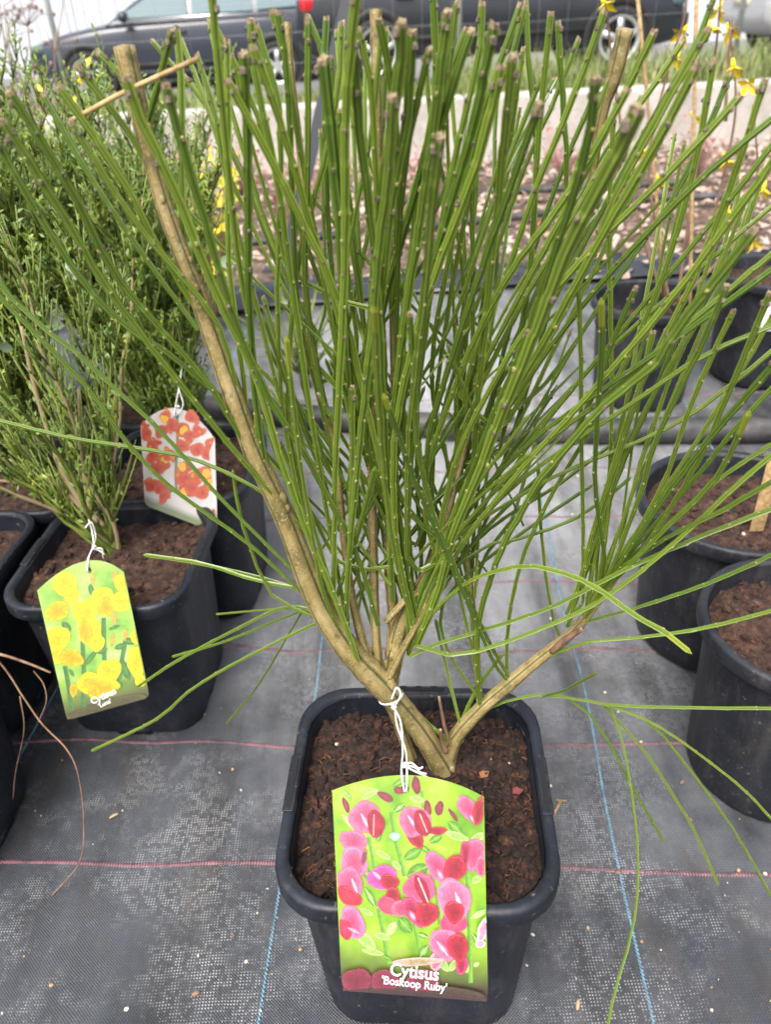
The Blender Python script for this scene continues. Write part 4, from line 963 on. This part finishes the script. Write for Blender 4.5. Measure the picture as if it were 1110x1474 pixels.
for a in ((245, 250, 350, 190, 16), (350, 190, 230, 200, 12), (430, 170, 520, 120, 18), (440, 320, 500, 275, 20), (130, 180, 185, 250, 8), (165, 195, 190, 260, 7), (330, 550, 420, 600, 18), (500, 600, 600, 540, 30), (520, 700, 640, 640, 40), (620, 260, 530, 235, 20), (760, 380, 840, 450, 26), (740, 440, 880, 490, 24), (890, 500, 975, 450, 26), (900, 740, 955, 700, 22), (220, 1030, 330, 1130, 34), (250, 1135, 380, 1160, 18), (400, 1050, 450, 970, 26), (470, 950, 540, 1030, 34), (590, 1180, 640, 1110, 26), (320, 1040, 420, 1070, 20), (890, 950, 985, 900, 18), (900, 1040, 950, 1110, 16), (700, 1180, 760, 1260, 24), (770, 1260, 810, 1190, 20), (850, 1190, 870, 1270, 22), (135, 340, 230, 430, 20), (190, 460, 250, 520, 26), (250, 640, 300, 720, 24), (270, 770, 330, 880, 20), (240, 890, 320, 930, 16), (910, 1230, 940, 1210, 14), (340, 500, 360, 430, 16), (650, 500, 720, 460, 22), (590, 520, 650, 560, 16), (430, 610, 480, 660, 18), (580, 1040, 640, 1060, 14), (380, 1170, 420, 1190, 10)):
    T.leafp(*a, G2 if rg.random() < .5 else G3, G1 if rg.random() < .55 else G3)
T.b(445, 465, 32, 24, 0, (.55, .75, .60), (.35, .60, .42))
def st(cx, cy, rx, ry, rot=0, c=PKc, e=PKe):
    T.b(cx, cy, rx, ry, rot, tuple(x * .86 for x in e), c)
    r = math.radians(rot)
    def at(u, v): return (cx + u * rx * math.cos(r) - v * ry * math.sin(r), cy + u * rx * math.sin(r) + v * ry * math.cos(r))
    for u in (-.55, -.3, 0, .3, .55): T.line([at(u * .25, .8), at(u * .8, .1), at(u, -.72)], .00013, tuple(x * .72 for x in e))
    T.line([at(-.6, -.7), at(0, -.92), at(.6, -.7)], .0003, tuple(min(1, x * 1.15 + .06) for x in c))
for x, y, rx, ry, ro in ((570, 165, 24, 52, -8), (388, 232, 50, 22, 28), (706, 300, 24, 42, 10), (638, 298, 20, 44, -10), (155, 282, 16, 46, -20), (788, 340, 12, 44, -35), (470, 195, 34, 20, 10)): T.b(x, y, rx, ry, ro, (.36, .04, .07), MR)
st(200, 495, 82, 62, 20); st(205, 615, 74, 92, -25, (.78, .20, .36)); st(262, 590, 16, 50, 10, (.4, .08, .14), (.3, .06, .1))
st(270, 355, 92, 96, -35); T.leafp(245, 330, 300, 430, 16, WH, PKc); T.b(332, 392, 50, 80, -5, RDc, RDe); T.line([(322, 335), (318, 460)], .0004, (.85, .35, .40))
st(565, 470, 42, 70, -30, RDc, RDe); st(690, 430, 60, 24, 0, RDc, RDe)
st(560, 378, 92, 88, 25); T.leafp(520, 340, 580, 430, 15, WH, PKc); T.b(606, 388, 46, 78, -18, RDc, RDe); T.line([(590, 330), (635, 440)], .0004, (.9, .45, .5))
st(880, 305, 48, 92, -38); T.b(900, 360, 14, 40, -30, WH, PKe); st(938, 315, 32, 82, 10, RDc, RDe)
st(915, 570, 60, 95, 12); st(860, 560, 30, 70, 0, PKe, RDe); st(950, 640, 30, 60, 0)
st(180, 750, 72, 112, -12); T.leafp(190, 710, 225, 800, 13, WH, PKc); st(172, 815, 82, 46, 32, RDc, (.7, .04, .10))
st(195, 970, 66, 100, -22, (.80, .18, .38)); st(150, 1010, 40, 60, -20, RDc, PKe); T.leafp(170, 1000, 240, 1035, 14, (.86, .4, .5), PKc)
st(370, 705, 86, 70, -10, (.80, .08, .36), (.68, .05, .26)); T.leafp(315, 670, 370, 720, 14, (.9, .5, .62), (.8, .2, .42)); st(412, 728, 54, 42, 15, RDc, RDe)
st(430, 810, 42, 50, 0, RDc, RDe); st(405, 870, 66, 48, 30, PKe, (.68, .10, .16)); st(480, 885, 60, 46, -10, (.74, .14, .22), PKe)
st(588, 765, 92, 86, 0, (.74, .10, .22), PKe); T.b(605, 775, 34, 88, -22, RDc, RDe); T.line([(580, 705), (640, 850)], .0005, (.92, .5, .55))
st(552, 905, 46, 98, -30, PKe, RDe); T.b(548, 930, 20, 40, -30, WH, PKe); st(632, 918, 66, 68, 10, RDc, RDe); T.line([(632, 855), (622, 985)], .0004, RDe)
st(695, 640, 58, 96, -32, (.78, .14, .30)); T.b(712, 690, 16, 40, -30, WH, PKc); st(795, 650, 64, 78, 20, RDc, RDe)
st(790, 965, 76, 66, 0, PKe, (.74, .12, .22)); st(792, 835, 94, 128, -14, (.80, .20, .36), (.76, .10, .24)); T.leafp(800, 790, 835, 890, 18, (.95, .8, .84), PKc); st(793, 905, 56, 64, -8, RDc, RDe)
st(690, 1190, 40, 60, 20, (.8, .35, .4), PKe); st(835, 1210, 36, 60, 0, PKe, RDe); st(738, 1095, 84, 96, -32, (.80, .18, .34)); T.leafp(690, 1075, 755, 1160, 18, WH, PKc); st(815, 1112, 58, 84, -8, RDc, RDe)
st(965, 1010, 34, 74, 20, (.85, .55, .66), (.72, .30, .45)); st(945, 1090, 30, 24, 0, (.85, .6, .65), (.6, .4, .4))
st(575, 1195, 150, 24, -3, (.62, .40, .36), (.40, .36, .10))
T.b(560, 1390, 430, 62, 3, (.05, .02, .015), (.07, .04, .02))
for x, rx, ry in ((220, 86, 76), (385, 84, 66), (610, 96, 70)): T.b(x, 1310, rx, ry, 0, (.17, .005, .025), (.24, .02, .05))
T.b(560, 1405, 420, 44, 3, (.035, .010, .010), (.05, .02, .015))
T.finish()
T.text('Cytisus', 556, 1288, .0105, math.radians(-2.0), .00018); T.text("'Boskoop Ruby'", 556, 1345, .0066, math.radians(-2.6), .0001)

# -- yellow flower tag
E1 = PZ(140, 885, PH + .004) + Vector((0, -.008, 0)); sl = math.radians(58); nrm = Vector((.05, -math.sin(sl), math.cos(sl)))
T = T2 = Tag('yellow-flower plant tag hanging in front of the neighbouring square pot', [(53, 850), (178, 824), (215, 1004), (96, 1037)], (121, 808), (127.5, 821), E1, nrm, (30, 740, 4.755),
             card_mat('yellow_card_print', (.16, .42, .05), (.40, .66, .10), (.55, .80, .30), (.10, .10, .03), .14, .3, .30))
Y1, Y2, OR = (.66, .48, .006), (.80, .66, .012), (.76, .50, .008)
rg = random.Random(4)
for pts in ([(420, 870), (430, 1080), (425, 1330)], [(565, 710), (570, 1000)], [(300, 1040), (325, 1180), (345, 1340)], [(715, 860), (690, 1000), (672, 1130)]): T.line(pts, .0022, (.06, .18, .04), (.10, .26, .06))
for a in ((500, 820, 560, 780, 20), (600, 790, 680, 760, 12), (640, 920, 720, 890, 20), (430, 1040, 520, 930, 18), (700, 860, 780, 880, 24), (520, 950, 590, 920, 20), (330, 1060, 360, 1110, 12), (620, 1130, 690, 1190, 30), (470, 480, 490, 560, 20), (280, 740, 340, 800, 24), (690, 1000, 740, 1130, 30)): T.leafp(*a, (.10, .28, .05), (.06, .20, .04))
for x, y in ((490, 440), (640, 420), (640, 715), (625, 860), (715, 825)): T.b(x, y, 16, 44, 10, (.72, .40, .08), (.50, .40, .06))
for a in ((300, 480, 85, 80, 20), (345, 560, 50, 60, 0), (560, 570, 75, 70, 0), (690, 600, 70, 68, 0), (690, 470, 52, 58, 0), (440, 670, 85, 85, 0), (470, 800, 75, 90, 10), (255, 850, 82, 80, -20), (600, 1080, 75, 95, 35), (795, 1010, 68, 110, 0), (470, 1160, 85, 75, 0), (820, 1140, 40, 40, 0), (520, 880, 50, 60, 0), (240, 960, 50, 70, -10), (560, 1160, 110, 55, 10), (790, 840, 40, 50, 0)): T.b(*a, Y1, Y2)
for a in ((250, 665, 84, 62, -25), (580, 640, 55, 62, 0), (435, 800, 42, 90, -10), (345, 985, 84, 56, 15), (360, 1205, 26, 46, 0), (545, 1190, 110, 50, 20), (500, 1220, 36, 50, 0)): T.b(*a, (.70, .36, .01), OR)
T.b(590, 1330, 300, 60, -15, (.07, .065, .02), (.10, .09, .03)); T.finish()
T.text('Cytisus', 572, 1262, .0088, math.radians(10), .00014); T.text("'Luna'", 580, 1306, .0058, math.radians(10), .00008)

# -- orange flower tag
E2 = PZ(258, 728, PH + .003) + Vector((0, -.006, 0)); sl = math.radians(60); nrm = Vector((.06, -math.sin(sl), math.cos(sl)))
T = T3 = Tag('orange and red flower plant tag standing between two square pots', [(202, 612), (309, 632), (313, 768), (208, 727)], (256, 588), (252, 598), E2, nrm, (190, 560, 7.371),
             card_mat('white_card_print', (.62, .56, .54), (.72, .67, .65), (.80, .76, .74), (.20, .25, .12), .13, .3, .10))
rg = random.Random(6); RO, RO2, YE = (.55, .03, .015), (.62, .09, .015), (.90, .48, .015)
T.line([(480, 260), (480, 600), (460, 900), (470, 1100)], .0016, (.12, .18, .07), (.2, .26, .12))
for q in range(12): T.b(rg.uniform(150, 860), rg.uniform(880, 1180), rg.uniform(30, 60), rg.uniform(25, 45), rg.uniform(0, 180), (.10, .24, .06), (.16, .34, .10))
for x, y, a in ((350, 290, 1), (620, 290, 0), (310, 450, 0), (540, 430, 1), (690, 440, 0), (90, 390, 0), (140, 480, 0), (840, 590, 0), (540, 600, 0), (690, 640, 0), (210, 600, 0), (220, 710, 0), (330, 770, 1), (800, 690, 0), (550, 840, 1), (800, 870, 1), (700, 930, 0), (540, 960, 0), (210, 1020, 0), (300, 1050, 0), (540, 1050, 1), (630, 1050, 0), (820, 1010, 1), (740, 1100, 0), (340, 1140, 0), (390, 700, 0), (280, 840, 0), (870, 1340, 1), (430, 380, 0), (600, 500, 0)):
    for q in range(2): T.b(x + rg.uniform(-60, 60), y + rg.uniform(-50, 50), rg.uniform(35, 60), rg.uniform(22, 40), rg.uniform(0, 180), rg.choice((RO, RO2, YE)), RO2)
    T.b(x, y, rg.uniform(60, 90), rg.uniform(45, 70), rg.uniform(0, 180), RO, RO2); T.b(x + rg.uniform(-30, 30), y + rg.uniform(-25, 35), 52 if a else 26, 40 if a else 18, rg.uniform(0, 180), YE if a or rg.random() < .4 else (.38, .015, .012), YE if a else RO)
T.finish()

# -- strings
def string(root, paths, knot, r=.0007):
    mb = MB(); Mi = root.matrix_world.inverted()
    for P in paths: mb.tube([Mi @ q for q in catmull(P, 8)], r, 6)
    for kx in knot:
        for j in range(3): mb.blob(Mi @ (kx + Vector((rnd.uniform(-1, 1), rnd.uniform(-1, 1), rnd.uniform(-1, 1))) * .001), (.0019, .0017, .0019), None, 0, 7)
    mb.build('string', M_STRING, root)
bpy.context.view_layer.update()
yk = .372
h1 = T1.hole
K1 = PY(582, 1102, h1.y + .01); K0 = PY(567, 1017, YC - .016)
ring = []
for i in range(15):
    a = 2 * PI * i / 14; ring.append(PY(563 + 17 * math.cos(a), 1003 + 10 * math.sin(a) - 5 * math.cos(a), YC - .0165 * math.sin(a)))
string(T1.root, [[h1 + Vector((0, .001, -.003)), h1 + Vector((-.0005, -.003, .003)), PY(578, 1110, h1.y + .004), PY(580, 1080, (h1.y + YC) / 2), PY(577, 1040, YC - .02), PY(566, 1016, YC - .0165)],
                 [h1 + Vector((.001, -.003, .001)), PY(586, 1112, h1.y + .003), PY(584, 1080, (h1.y + YC) / 2 + .002), PY(572, 1045, YC - .019), PY(568, 1016, YC - .0165)],
                 ring, [PY(570, 1014, YC - .018), PY(577, 1000, YC - .019), PY(571, 990, YC - .017), PY(564, 1006, YC - .019)],
                 [K1, PY(596, 1104, K1.y), PY(606, 1112, K1.y), PY(614, 1114, K1.y)], [K1, PY(592, 1098, K1.y), PY(603, 1106, K1.y), PY(609, 1104, K1.y)], [K1, PY(597, 1110, K1.y), PY(618, 1120, K1.y)]], [K1, K0])
h2 = T2.hole; yb = h2.y + .05
string(T2.root, [[h2 + Vector((0, .001, -.003)), h2 + Vector((0, -.003, .003)), PY(128, 800, h2.y + .01), PY(134, 785, h2.y + .03), PY(132, 765, yb), PY(127, 748, yb)], [h2 + Vector((0, -.003, .001)), PY(125, 808, h2.y + .006), PY(134, 785, h2.y + .03), PY(137, 770, yb), PY(131, 752, yb), PY(122, 760, yb)],
                 [PY(134, 790, h2.y + .03), PY(143, 793, h2.y + .03), PY(150, 798, h2.y + .03)], [PY(134, 790, h2.y + .03), PY(146, 790, h2.y + .03), PY(148, 804, h2.y + .03)]], [PY(135, 787, h2.y + .03)])
h3 = T3.hole
string(T3.root, [[h3 + Vector((0, 0, -.002)), h3 + Vector((0, -.003, .004)), PY(256, 565, h3.y + .03), PY(262, 525, h3.y + .06)], [h3 + Vector((0, -.003, 0)), PY(260, 590, h3.y), PY(263, 580, h3.y + .02), PY(257, 560, h3.y + .03)]], [PY(256, 585, h3.y + .01)])

# ------------------------------------------------------------------ dense leafy brooms at the left
def bushy(base, lean, hgt, nst, seed, label, spread=.55, leafm=None, big=0, nl=13):
    rg = random.Random(seed); t = thing('leafy_broom', base, label, 'shrub', 'leafy brooms in square pots')
    fol = MB(); lm = leafm or M_LEAF
    for i in range(nst):
        an = rg.uniform(0, 2 * PI); sp = spread * math.sqrt(rg.random()); h = hgt * rg.uniform(.65, 1.05)
        d = Vector((math.cos(an) * sp + lean[0], math.sin(an) * sp * .8 + lean[1], 1))
        P = [Vector((rg.uniform(-.01, .01), rg.uniform(-.01, .01), 0))]
        for q in range(1, 8):
            s = q / 7; P.append(Vector((d.x * h * s * (.6 + .4 * s), d.y * h * s * (.6 + .4 * s), h * s)) + Vector((noise.noise(Vector((seed, i, q * .7))), noise.noise(Vector((i, seed, q * .7))), 0)) * .018)
        Q = catmull(P, 3); mb = MB(); R = [.0026 * (1 - .75 * z / (len(Q) - 1)) for z in range(len(Q))]
        mb.tube(Q, R, 5); mb.build('stem', M_TANB if i % 5 == 0 else M_TWIG, t)
        for z in range(3, len(Q) - 1):
            tdir = (Q[z + 1] - Q[z - 1]).normalized()
            for y in range(2):
                a = rg.uniform(0, 6.3); side = Vector((math.cos(a), math.sin(a), .9)).normalized(); l = rg.uniform(.03, .085) * (1 - .4 * z / len(Q))
                e = Q[z] + (tdir * .75 + side * .55) * l; fol.tube([Q[z], Q[z].lerp(e, .5) + side * .004, e], [.0011, .0009, .0006], 4, 1)
                for w_ in range(nl):
                    p = Q[z].lerp(e, .1 + .9 * w_ / nl); dd = Vector((rg.uniform(-1, 1), rg.uniform(-1, 1), rg.uniform(.2, 1.3))); s = rg.uniform(.0045, .0095)
                    fol.leaf(p, dd, Vector((rg.uniform(-.6, .6), -.6, .7)), s, s * .42, 0)
    tag(fol.build('foliage', [lm, M_TWIG], t), kind='stuff')
    for b in range(big):
        mb = MB(); p = Vector((rg.uniform(-.12, .14), rg.uniform(-.16, .0), rg.uniform(.15, hgt * .75))); l = rg.uniform(.018, .028)
        dl = Vector((rg.uniform(-1, 1), -.3, rg.uniform(-1, 1))).normalized(); sl_ = dl.cross(Vector((rg.uniform(-.4, .4), -1, .4))).normalized(); nl_ = sl_.cross(dl); ids = []
        for q in range(9):
            t_ = q / 8; w2 = l * .26 * math.sin(PI * t_ ** .8) ** .8 if 0 < q < 8 else 0; c0 = p + dl * l * t_ + nl_ * l * .25 * t_ * t_
            ids.append((mb.vert(c0 - sl_ * w2 + nl_ * w2 * .4), mb.vert(c0), mb.vert(c0 + sl_ * w2 + nl_ * w2 * .4)))
        for A, B in zip(ids, ids[1:]): mb.face((A[0], A[1], B[1], B[0])); mb.face((A[1], A[2], B[2], B[1]))
        mb.build('pale_leaf', M_LEAF2, t)
    return t
zs = PH - .02
bushy((-.262, .905, zs), (-.10, .05), .40, 60, 1, 'dense dark green broom in the orange-tag pot', .42, big=6)
bushy((-.47, .89, zs), (.02, .02), .46, 66, 2, 'dense dark green broom in the pot behind the yellow-tag pot', .45, big=4)
bushy((-.375, 1.12, zs), (.0, .05), .45, 60, 3, 'tall dense broom in the rear square pot behind the orange-tag pot', .5, big=6)
bushy((-.62, 1.12, zs), (.05, .05), .47, 52, 4, 'rear leafy broom with paler leaves by the yellow blossoms', .5, big=8)
bushy((-.306, .715, zs), (-.42, .10), .46, 22, 5, 'thin broom with sparse stems leaning away from the yellow-flower tag', .80, nl=5)
tb = [o for o in bpy.data.objects if o.name.startswith('leafy_broom')][-1]
for pts, r in (([(140, 752), (112, 725), (70, 690), (30, 672), (-20, 655)], .0042), ([(135, 760), (95, 738), (45, 700), (-15, 690)], .003), ([(128, 740), (95, 690), (75, 640), (50, 560), (30, 470)], .0034), ([(150, 758), (128, 728), (118, 660), (112, 560)], .0026)):
    P = [PY(a, b, .712 + .004 * i) for i, (a, b) in enumerate(pts)]; Q = catmull(P, 6); mb = MB(); mb.tube(Q, [r * (1 - .5 * i / len(Q)) for i in range(len(Q))], 8)
    o = mb.build('branch', M_TANB); o.parent = tb; o.matrix_parent_inverse = Matrix.Translation(-tb.location)
# yellow-leaved shrub behind
M_YLEAF = mat('yellow_leaf', (.62, .52, .03), .5); k = NB(M_YLEAF); k.col(k.ramp(k.noise(18, 2), [(.3, (.22, .30, .04)), (.5, (.55, .50, .04)), (.7, (.78, .62, .03))]))
for seed, base, hh, lb in ((14, Vector((-.80, 1.42, 0)), .62, 'shrub with yellow and lime leaves behind the dense green brooms'), (15, Vector((-.42, 1.95, 0)), .42, 'low yellow-leaved shrub on the fabric between the dense brooms and the leaning post')):
    rg = random.Random(seed); ys = thing('yellow_shrub', base, lb, 'shrub'); fol = MB()
    for i in range(34):
        d = Vector((rg.uniform(-.45, .5), rg.uniform(-.4, .4), 1)) if seed == 14 else Vector((rg.uniform(-.3, .3), rg.uniform(-.3, .3), 1)); h = hh * rg.uniform(.7, 1.05); P = [Vector((d.x * h * s, d.y * h * s, h * s)) for s in (0, .3, .6, .8, 1)]
        mb = MB(); mb.tube(P, [.004, .0035, .003, .002, .001], 5); mb.build('stem', M_TANB, ys)
        for q in range(18):
            s = rg.uniform(.35, 1); p = Vector((d.x * h * s, d.y * h * s, h * s)); l = rg.uniform(.015, .03); fol.leaf(p, Vector((rg.uniform(-1, 1), rg.uniform(-1, 1), rg.uniform(-.3, 1))), Vector((0, -.7, .7)), l, l * .55)
    tag(fol.build('foliage', M_YLEAF, ys), kind='stuff')
# small sprawling green plant behind the main shrub
rg = random.Random(31); base = PZ(440, 545, .02); sp = thing('sprawling_broom', base, 'small wispy green broom sprawling on the fabric behind the main shrub', 'shrub')
for i in range(34):
    an = rg.uniform(0, 6.3); e = Vector((math.cos(an) * rg.uniform(.05, .17), math.sin(an) * .09, rg.uniform(.05, .2))); mb = MB()
    mb.tube([Vector((0, 0, 0)), e * .5 + Vector((0, 0, .03)), e], [.0022, .0018, .001], 5); mb.build('stem', M_TWIG, sp)
mb = MB(); mb.tube([Vector((0, 0, -.02)), Vector((-.004, 0, .02)), Vector((.002, 0, .06))], [.012, .011, .007], 8); mb.build('trunk', M_DEAD, sp)

# bare twigs against the corrugated fence
def twiggy(base, h, n, seed, m, name, label, spread, rad, grp=None):
    rg = random.Random(seed); t = thing(name, base, label, 'shrub', grp)
    for i in range(n):
        d = Vector((rg.gauss(0, spread), rg.gauss(0, spread) * .5, 1)); hh = h * rg.uniform(.6, 1); mb = MB(); P = [Vector((d.x * hh * s, d.y * hh * s, hh * s)) + Vector((rg.uniform(-1, 1), 0, rg.uniform(-1, 1))) * hh * .03 * (s > 0) for s in (0, .25, .5, .75, 1)]
        mb.tube(P, [rad, rad * .85, rad * .7, rad * .5, rad * .3], 5)
        for q in range(10):
            a = P[rg.randint(1, 4)]; e = a + Vector((rg.uniform(-1, 1), rg.uniform(-.5, .5), rg.uniform(.1, 1))) * hh * .2; mb.tube([a, a.lerp(e, .5) + Vector((0, 0, hh * .02)), e], [rad * .45, rad * .35, rad * .2], 4)
            mb.blob(e, (rad * 1.2, rad * 1.2, rad * 1.6), None, 0, 5)
        mb.build('branch', m, t)
    return t
b0 = PZ(35, 165, .1); twiggy(Vector((PY(30, 150, 3.3).x, 3.3, .02)), .85, 9, 3, mat('grey_twig', (.30, .22, .19), .8), 'bare_bush', 'bare grey-brown bush in front of the white corrugated fence', .22, .006)

# dry twigs trailing from the front-left pot
dt = thing('dry_shrub', (-.482, .497, PH - .02), 'leafless dry twigs trailing out of the pot beside the yellow-tag pot', 'shrub')
for pts, r, z0 in (([(-60, 930), (0, 942), (40, 955), (72, 968)], .0016, .55), ([(-60, 900), (0, 955), (32, 1002), (60, 1042), (95, 1078), (112, 1115), (120, 1180), (114, 1240), (75, 1290)], .0009, .52), ([(28, 1002), (34, 1050), (22, 1110), (18, 1150)], .0007, .53), ([(48, 966), (62, 985), (66, 1010), (54, 1040)], .0007, .55)):
    P = [PY(a, b, z0 - .012 * i) for i, (a, b) in enumerate(pts)]
    for q in P: q.z = max(q.z, .004)
    mb = MB(); Q = catmull(P, 6); mb.tube(Q, [r * (1 - .4 * i / len(Q)) for i in range(len(Q))], 6); o = mb.build('twig', M_DEAD); o.parent = dt; o.matrix_parent_inverse = Matrix.Translation(-dt.location)

# ------------------------------------------------------------------ forsythia with yellow blossoms and canes in the far pots
M_FORS = mat('forsythia_petal', (.85, .66, .01), .5)
fs = thing('forsythia', (.527, 1.445, .15), 'leafless forsythia with yellow blossoms growing in the round pot behind the pipe', 'shrub'); fi = Matrix.Translation(-fs.location)
def fpart(o): o.parent = fs; o.matrix_parent_inverse = fi
flow = [(1056, 95, 1.40), (1080, 120, 1.38), (985, 45, 1.45), (1022, 38, 1.45), (1050, 42, 1.48), (975, 82, 1.5), (870, 3, 1.45), (1044, 228, 1.5), (1100, 270, 1.42), (930, 220, 1.55), (948, 258, 1.5), (1085, 345, 1.46), (1036, 12, 1.5), (1000, 168, 1.55), (1048, 300, 1.46)]
rg = random.Random(9)
for a, b, y in flow:
    p = PY(a, b, y); mb = MB(); dn = Vector((rg.uniform(-.5, .5), -.5, rg.uniform(-1, -.1))).normalized(); u = dn.orthogonal().normalized()
    for q in range(4):
        an = q * PI / 2 + .4; s = u * math.cos(an) + dn.cross(u) * math.sin(an); mb.leaf(p, s + dn * .8, dn, .026, .012, 0, .2)
    mb.tube([p - dn * .012, p], [.0025, .004], 6); fpart(mb.build('blossom', M_FORS, smooth=False))
for pts in ([(975, 440), (990, 330), (1010, 200), (1030, 80), (1040, -20)], [(985, 440), (1020, 340), (1045, 240), (1060, 150), (1050, 30)], [(965, 440), (945, 330), (935, 230), (960, 110), (985, 30), (990, -30)], [(970, 440), (1040, 370), (1090, 290), (1085, 150)], [(955, 430), (915, 300), (890, 150), (872, 10), (860, -40)], [(1045, 175), (1048, 90), (1058, 30)]):
    P = [PY(a, b, 1.45 + .02 * math.sin(i)) for i, (a, b) in enumerate(pts)]; mb = MB(); Q = catmull(P, 5); mb.tube(Q, [.0032 * (1 - .6 * i / len(Q)) for i in range(len(Q))], 6); fpart(mb.build('stem', M_DEAD))
for pts, y, lb in (([(993, 470), (1000, 200), (1004, -40)], 1.40, 'tan bamboo cane standing in the round pot behind the pipe'), ([(962, 460), (945, 200), (915, -40)], 1.47, 'second thinner tan cane leaning in the round pot behind the pipe')):
    mb = MB(); P = [PY(a, b, y) for a, b in pts]; P = [P[0].lerp(P[-1], q / 6) for q in range(7)]; mb.tube(P, [.0030, .0034, .0030, .0034, .0030, .0034, .0030], 8); tag(mb.build('bamboo_cane', M_STRAW), lb, 'cane')
mb = MB(); a = PY(1104, 690, .70); mb.box(Vector((a.x + .004, a.y, .235)), (.016, .0016, .10)); o = mb.build('wooden_label', M_STRAW); bevel(o, .0006); tag(o, 'tan wooden plant label stuck in the round pot by the pipe', 'label')

# ------------------------------------------------------------------ litter on the fabric
rg = random.Random(17)
mb = MB()
for i in range(420):
    x = rg.uniform(-.55, .55); y = rg.uniform(.22, 1.35); s = .0006 + .0014 * rg.random() ** 3
    mb.blob((x, y, fab_h(x, y) + s * .4), (s * rg.uniform(.8, 1.6), s, s * .7), Matrix.Rotation(rg.uniform(0, 6), 3, 'Z'), rg.choice((0, 0, 1, 1, 2)), 5, .3, rg)
tag(mb.build('grit', [M_PERL, M_STRAW, M_DEAD], smooth=False), 'scattered pale grit and crumbs on the weed fabric', 'grit', kind='stuff')
def chip(px, py, l, wd, rot, m, lb, nm='wood_chip'):
    p = PZ(px, py, 0); mb = MB(); M = Matrix.Rotation(rot, 3, 'Z'); r = []
    for i in range(6):
        t = i / 5; ww = wd * math.sin(.5 + 2.1 * t); r.append([p + M @ Vector((l * (t - .5), ww * .5 * math.cos(a), ww * .3 * math.sin(a) + .002 + fab_h(p.x, p.y) + .001 * math.sin(3 * t))) for a in (0, 1.2, 2.2, 3.6, 5)])
    mb.ring_loft(r, 0, True, True); tag(mb.build(nm, m), lb, nm.replace('_', ' '), 'loose chips on the fabric')
M_CHIP = mat('pale_chip', (.42, .32, .20), .85); M_PEB = mat('brown_pebble', (.24, .15, .10), .8)
for a in ((165, 1177, .010, .004, .5, M_CHIP, 'pale wood chip on the fabric beside the dry twig tip'), (283, 1433, .007, .005, .3, M_PEB, 'brown pebble on the bare fabric near the blue thread'), (735, 868, .02, .004, 1.4, M_CHIP, 'tan wood splinter on the fabric behind the right branch'), (832, 1448, .009, .004, 1.2, M_CHIP, 'pale chip beside the tip of the long trailing stem'), (890, 1258, .006, .005, 0, M_PEB, 'small pebble where pink and blue threads cross'), (982, 1000 + 130, .006, .004, .4, M_PEB, 'brown crumb near the round pale-rimmed pot')):
    chip(*a)
mb = MB(); p = PZ(796, 1175, .006); q = PZ(808, 1152, .008); mb.tube([p, p.lerp(q, .5), q], [.0014, .0013, .0018], 6); mb.tube([q + Vector((-.005, .001, 0)), q + Vector((.006, -.001, 0))], .0009, 5)
tag(mb.build('straw_bit', M_STRAW), 'short T-shaped straw bit beside the rim of the main pot', 'straw')
# bits on soils
def bit(px, py, z, d, m, lb, nm='dead_leaf'):
    p = PZ(px, py, z); mb = MB(); mb.leaf(p, Vector((math.cos(d), math.sin(d), .15)), Vector((.1, -.2, 1)), .009, .006, 0, .3); mb.leaf(p + Vector((0, 0, .0006)), Vector((math.cos(d + .5), math.sin(d + .5), .2)), Vector((.3, 0, 1)), .007, .005, 0, -.2)
    tag(mb.build(nm, m), lb, 'dead leaf')
bit(692, 1120, .194, .6, mat('tan_leaf', (.24, .10, .04), .8), 'small tan dead leaf on the compost of the main pot')
bit(738, 1142, .194, .2, mat('russet_leaf', (.15, .03, .025), .8), 'small russet dead leaf on the compost near the pink tag')
bit(160, 772, .197, 2.4, mat('cream_leaf', (.55, .40, .22), .8), 'cream dead leaf curled on the compost behind the yellow tag')
print('stems', count, 'objects', len(bpy.data.objects))
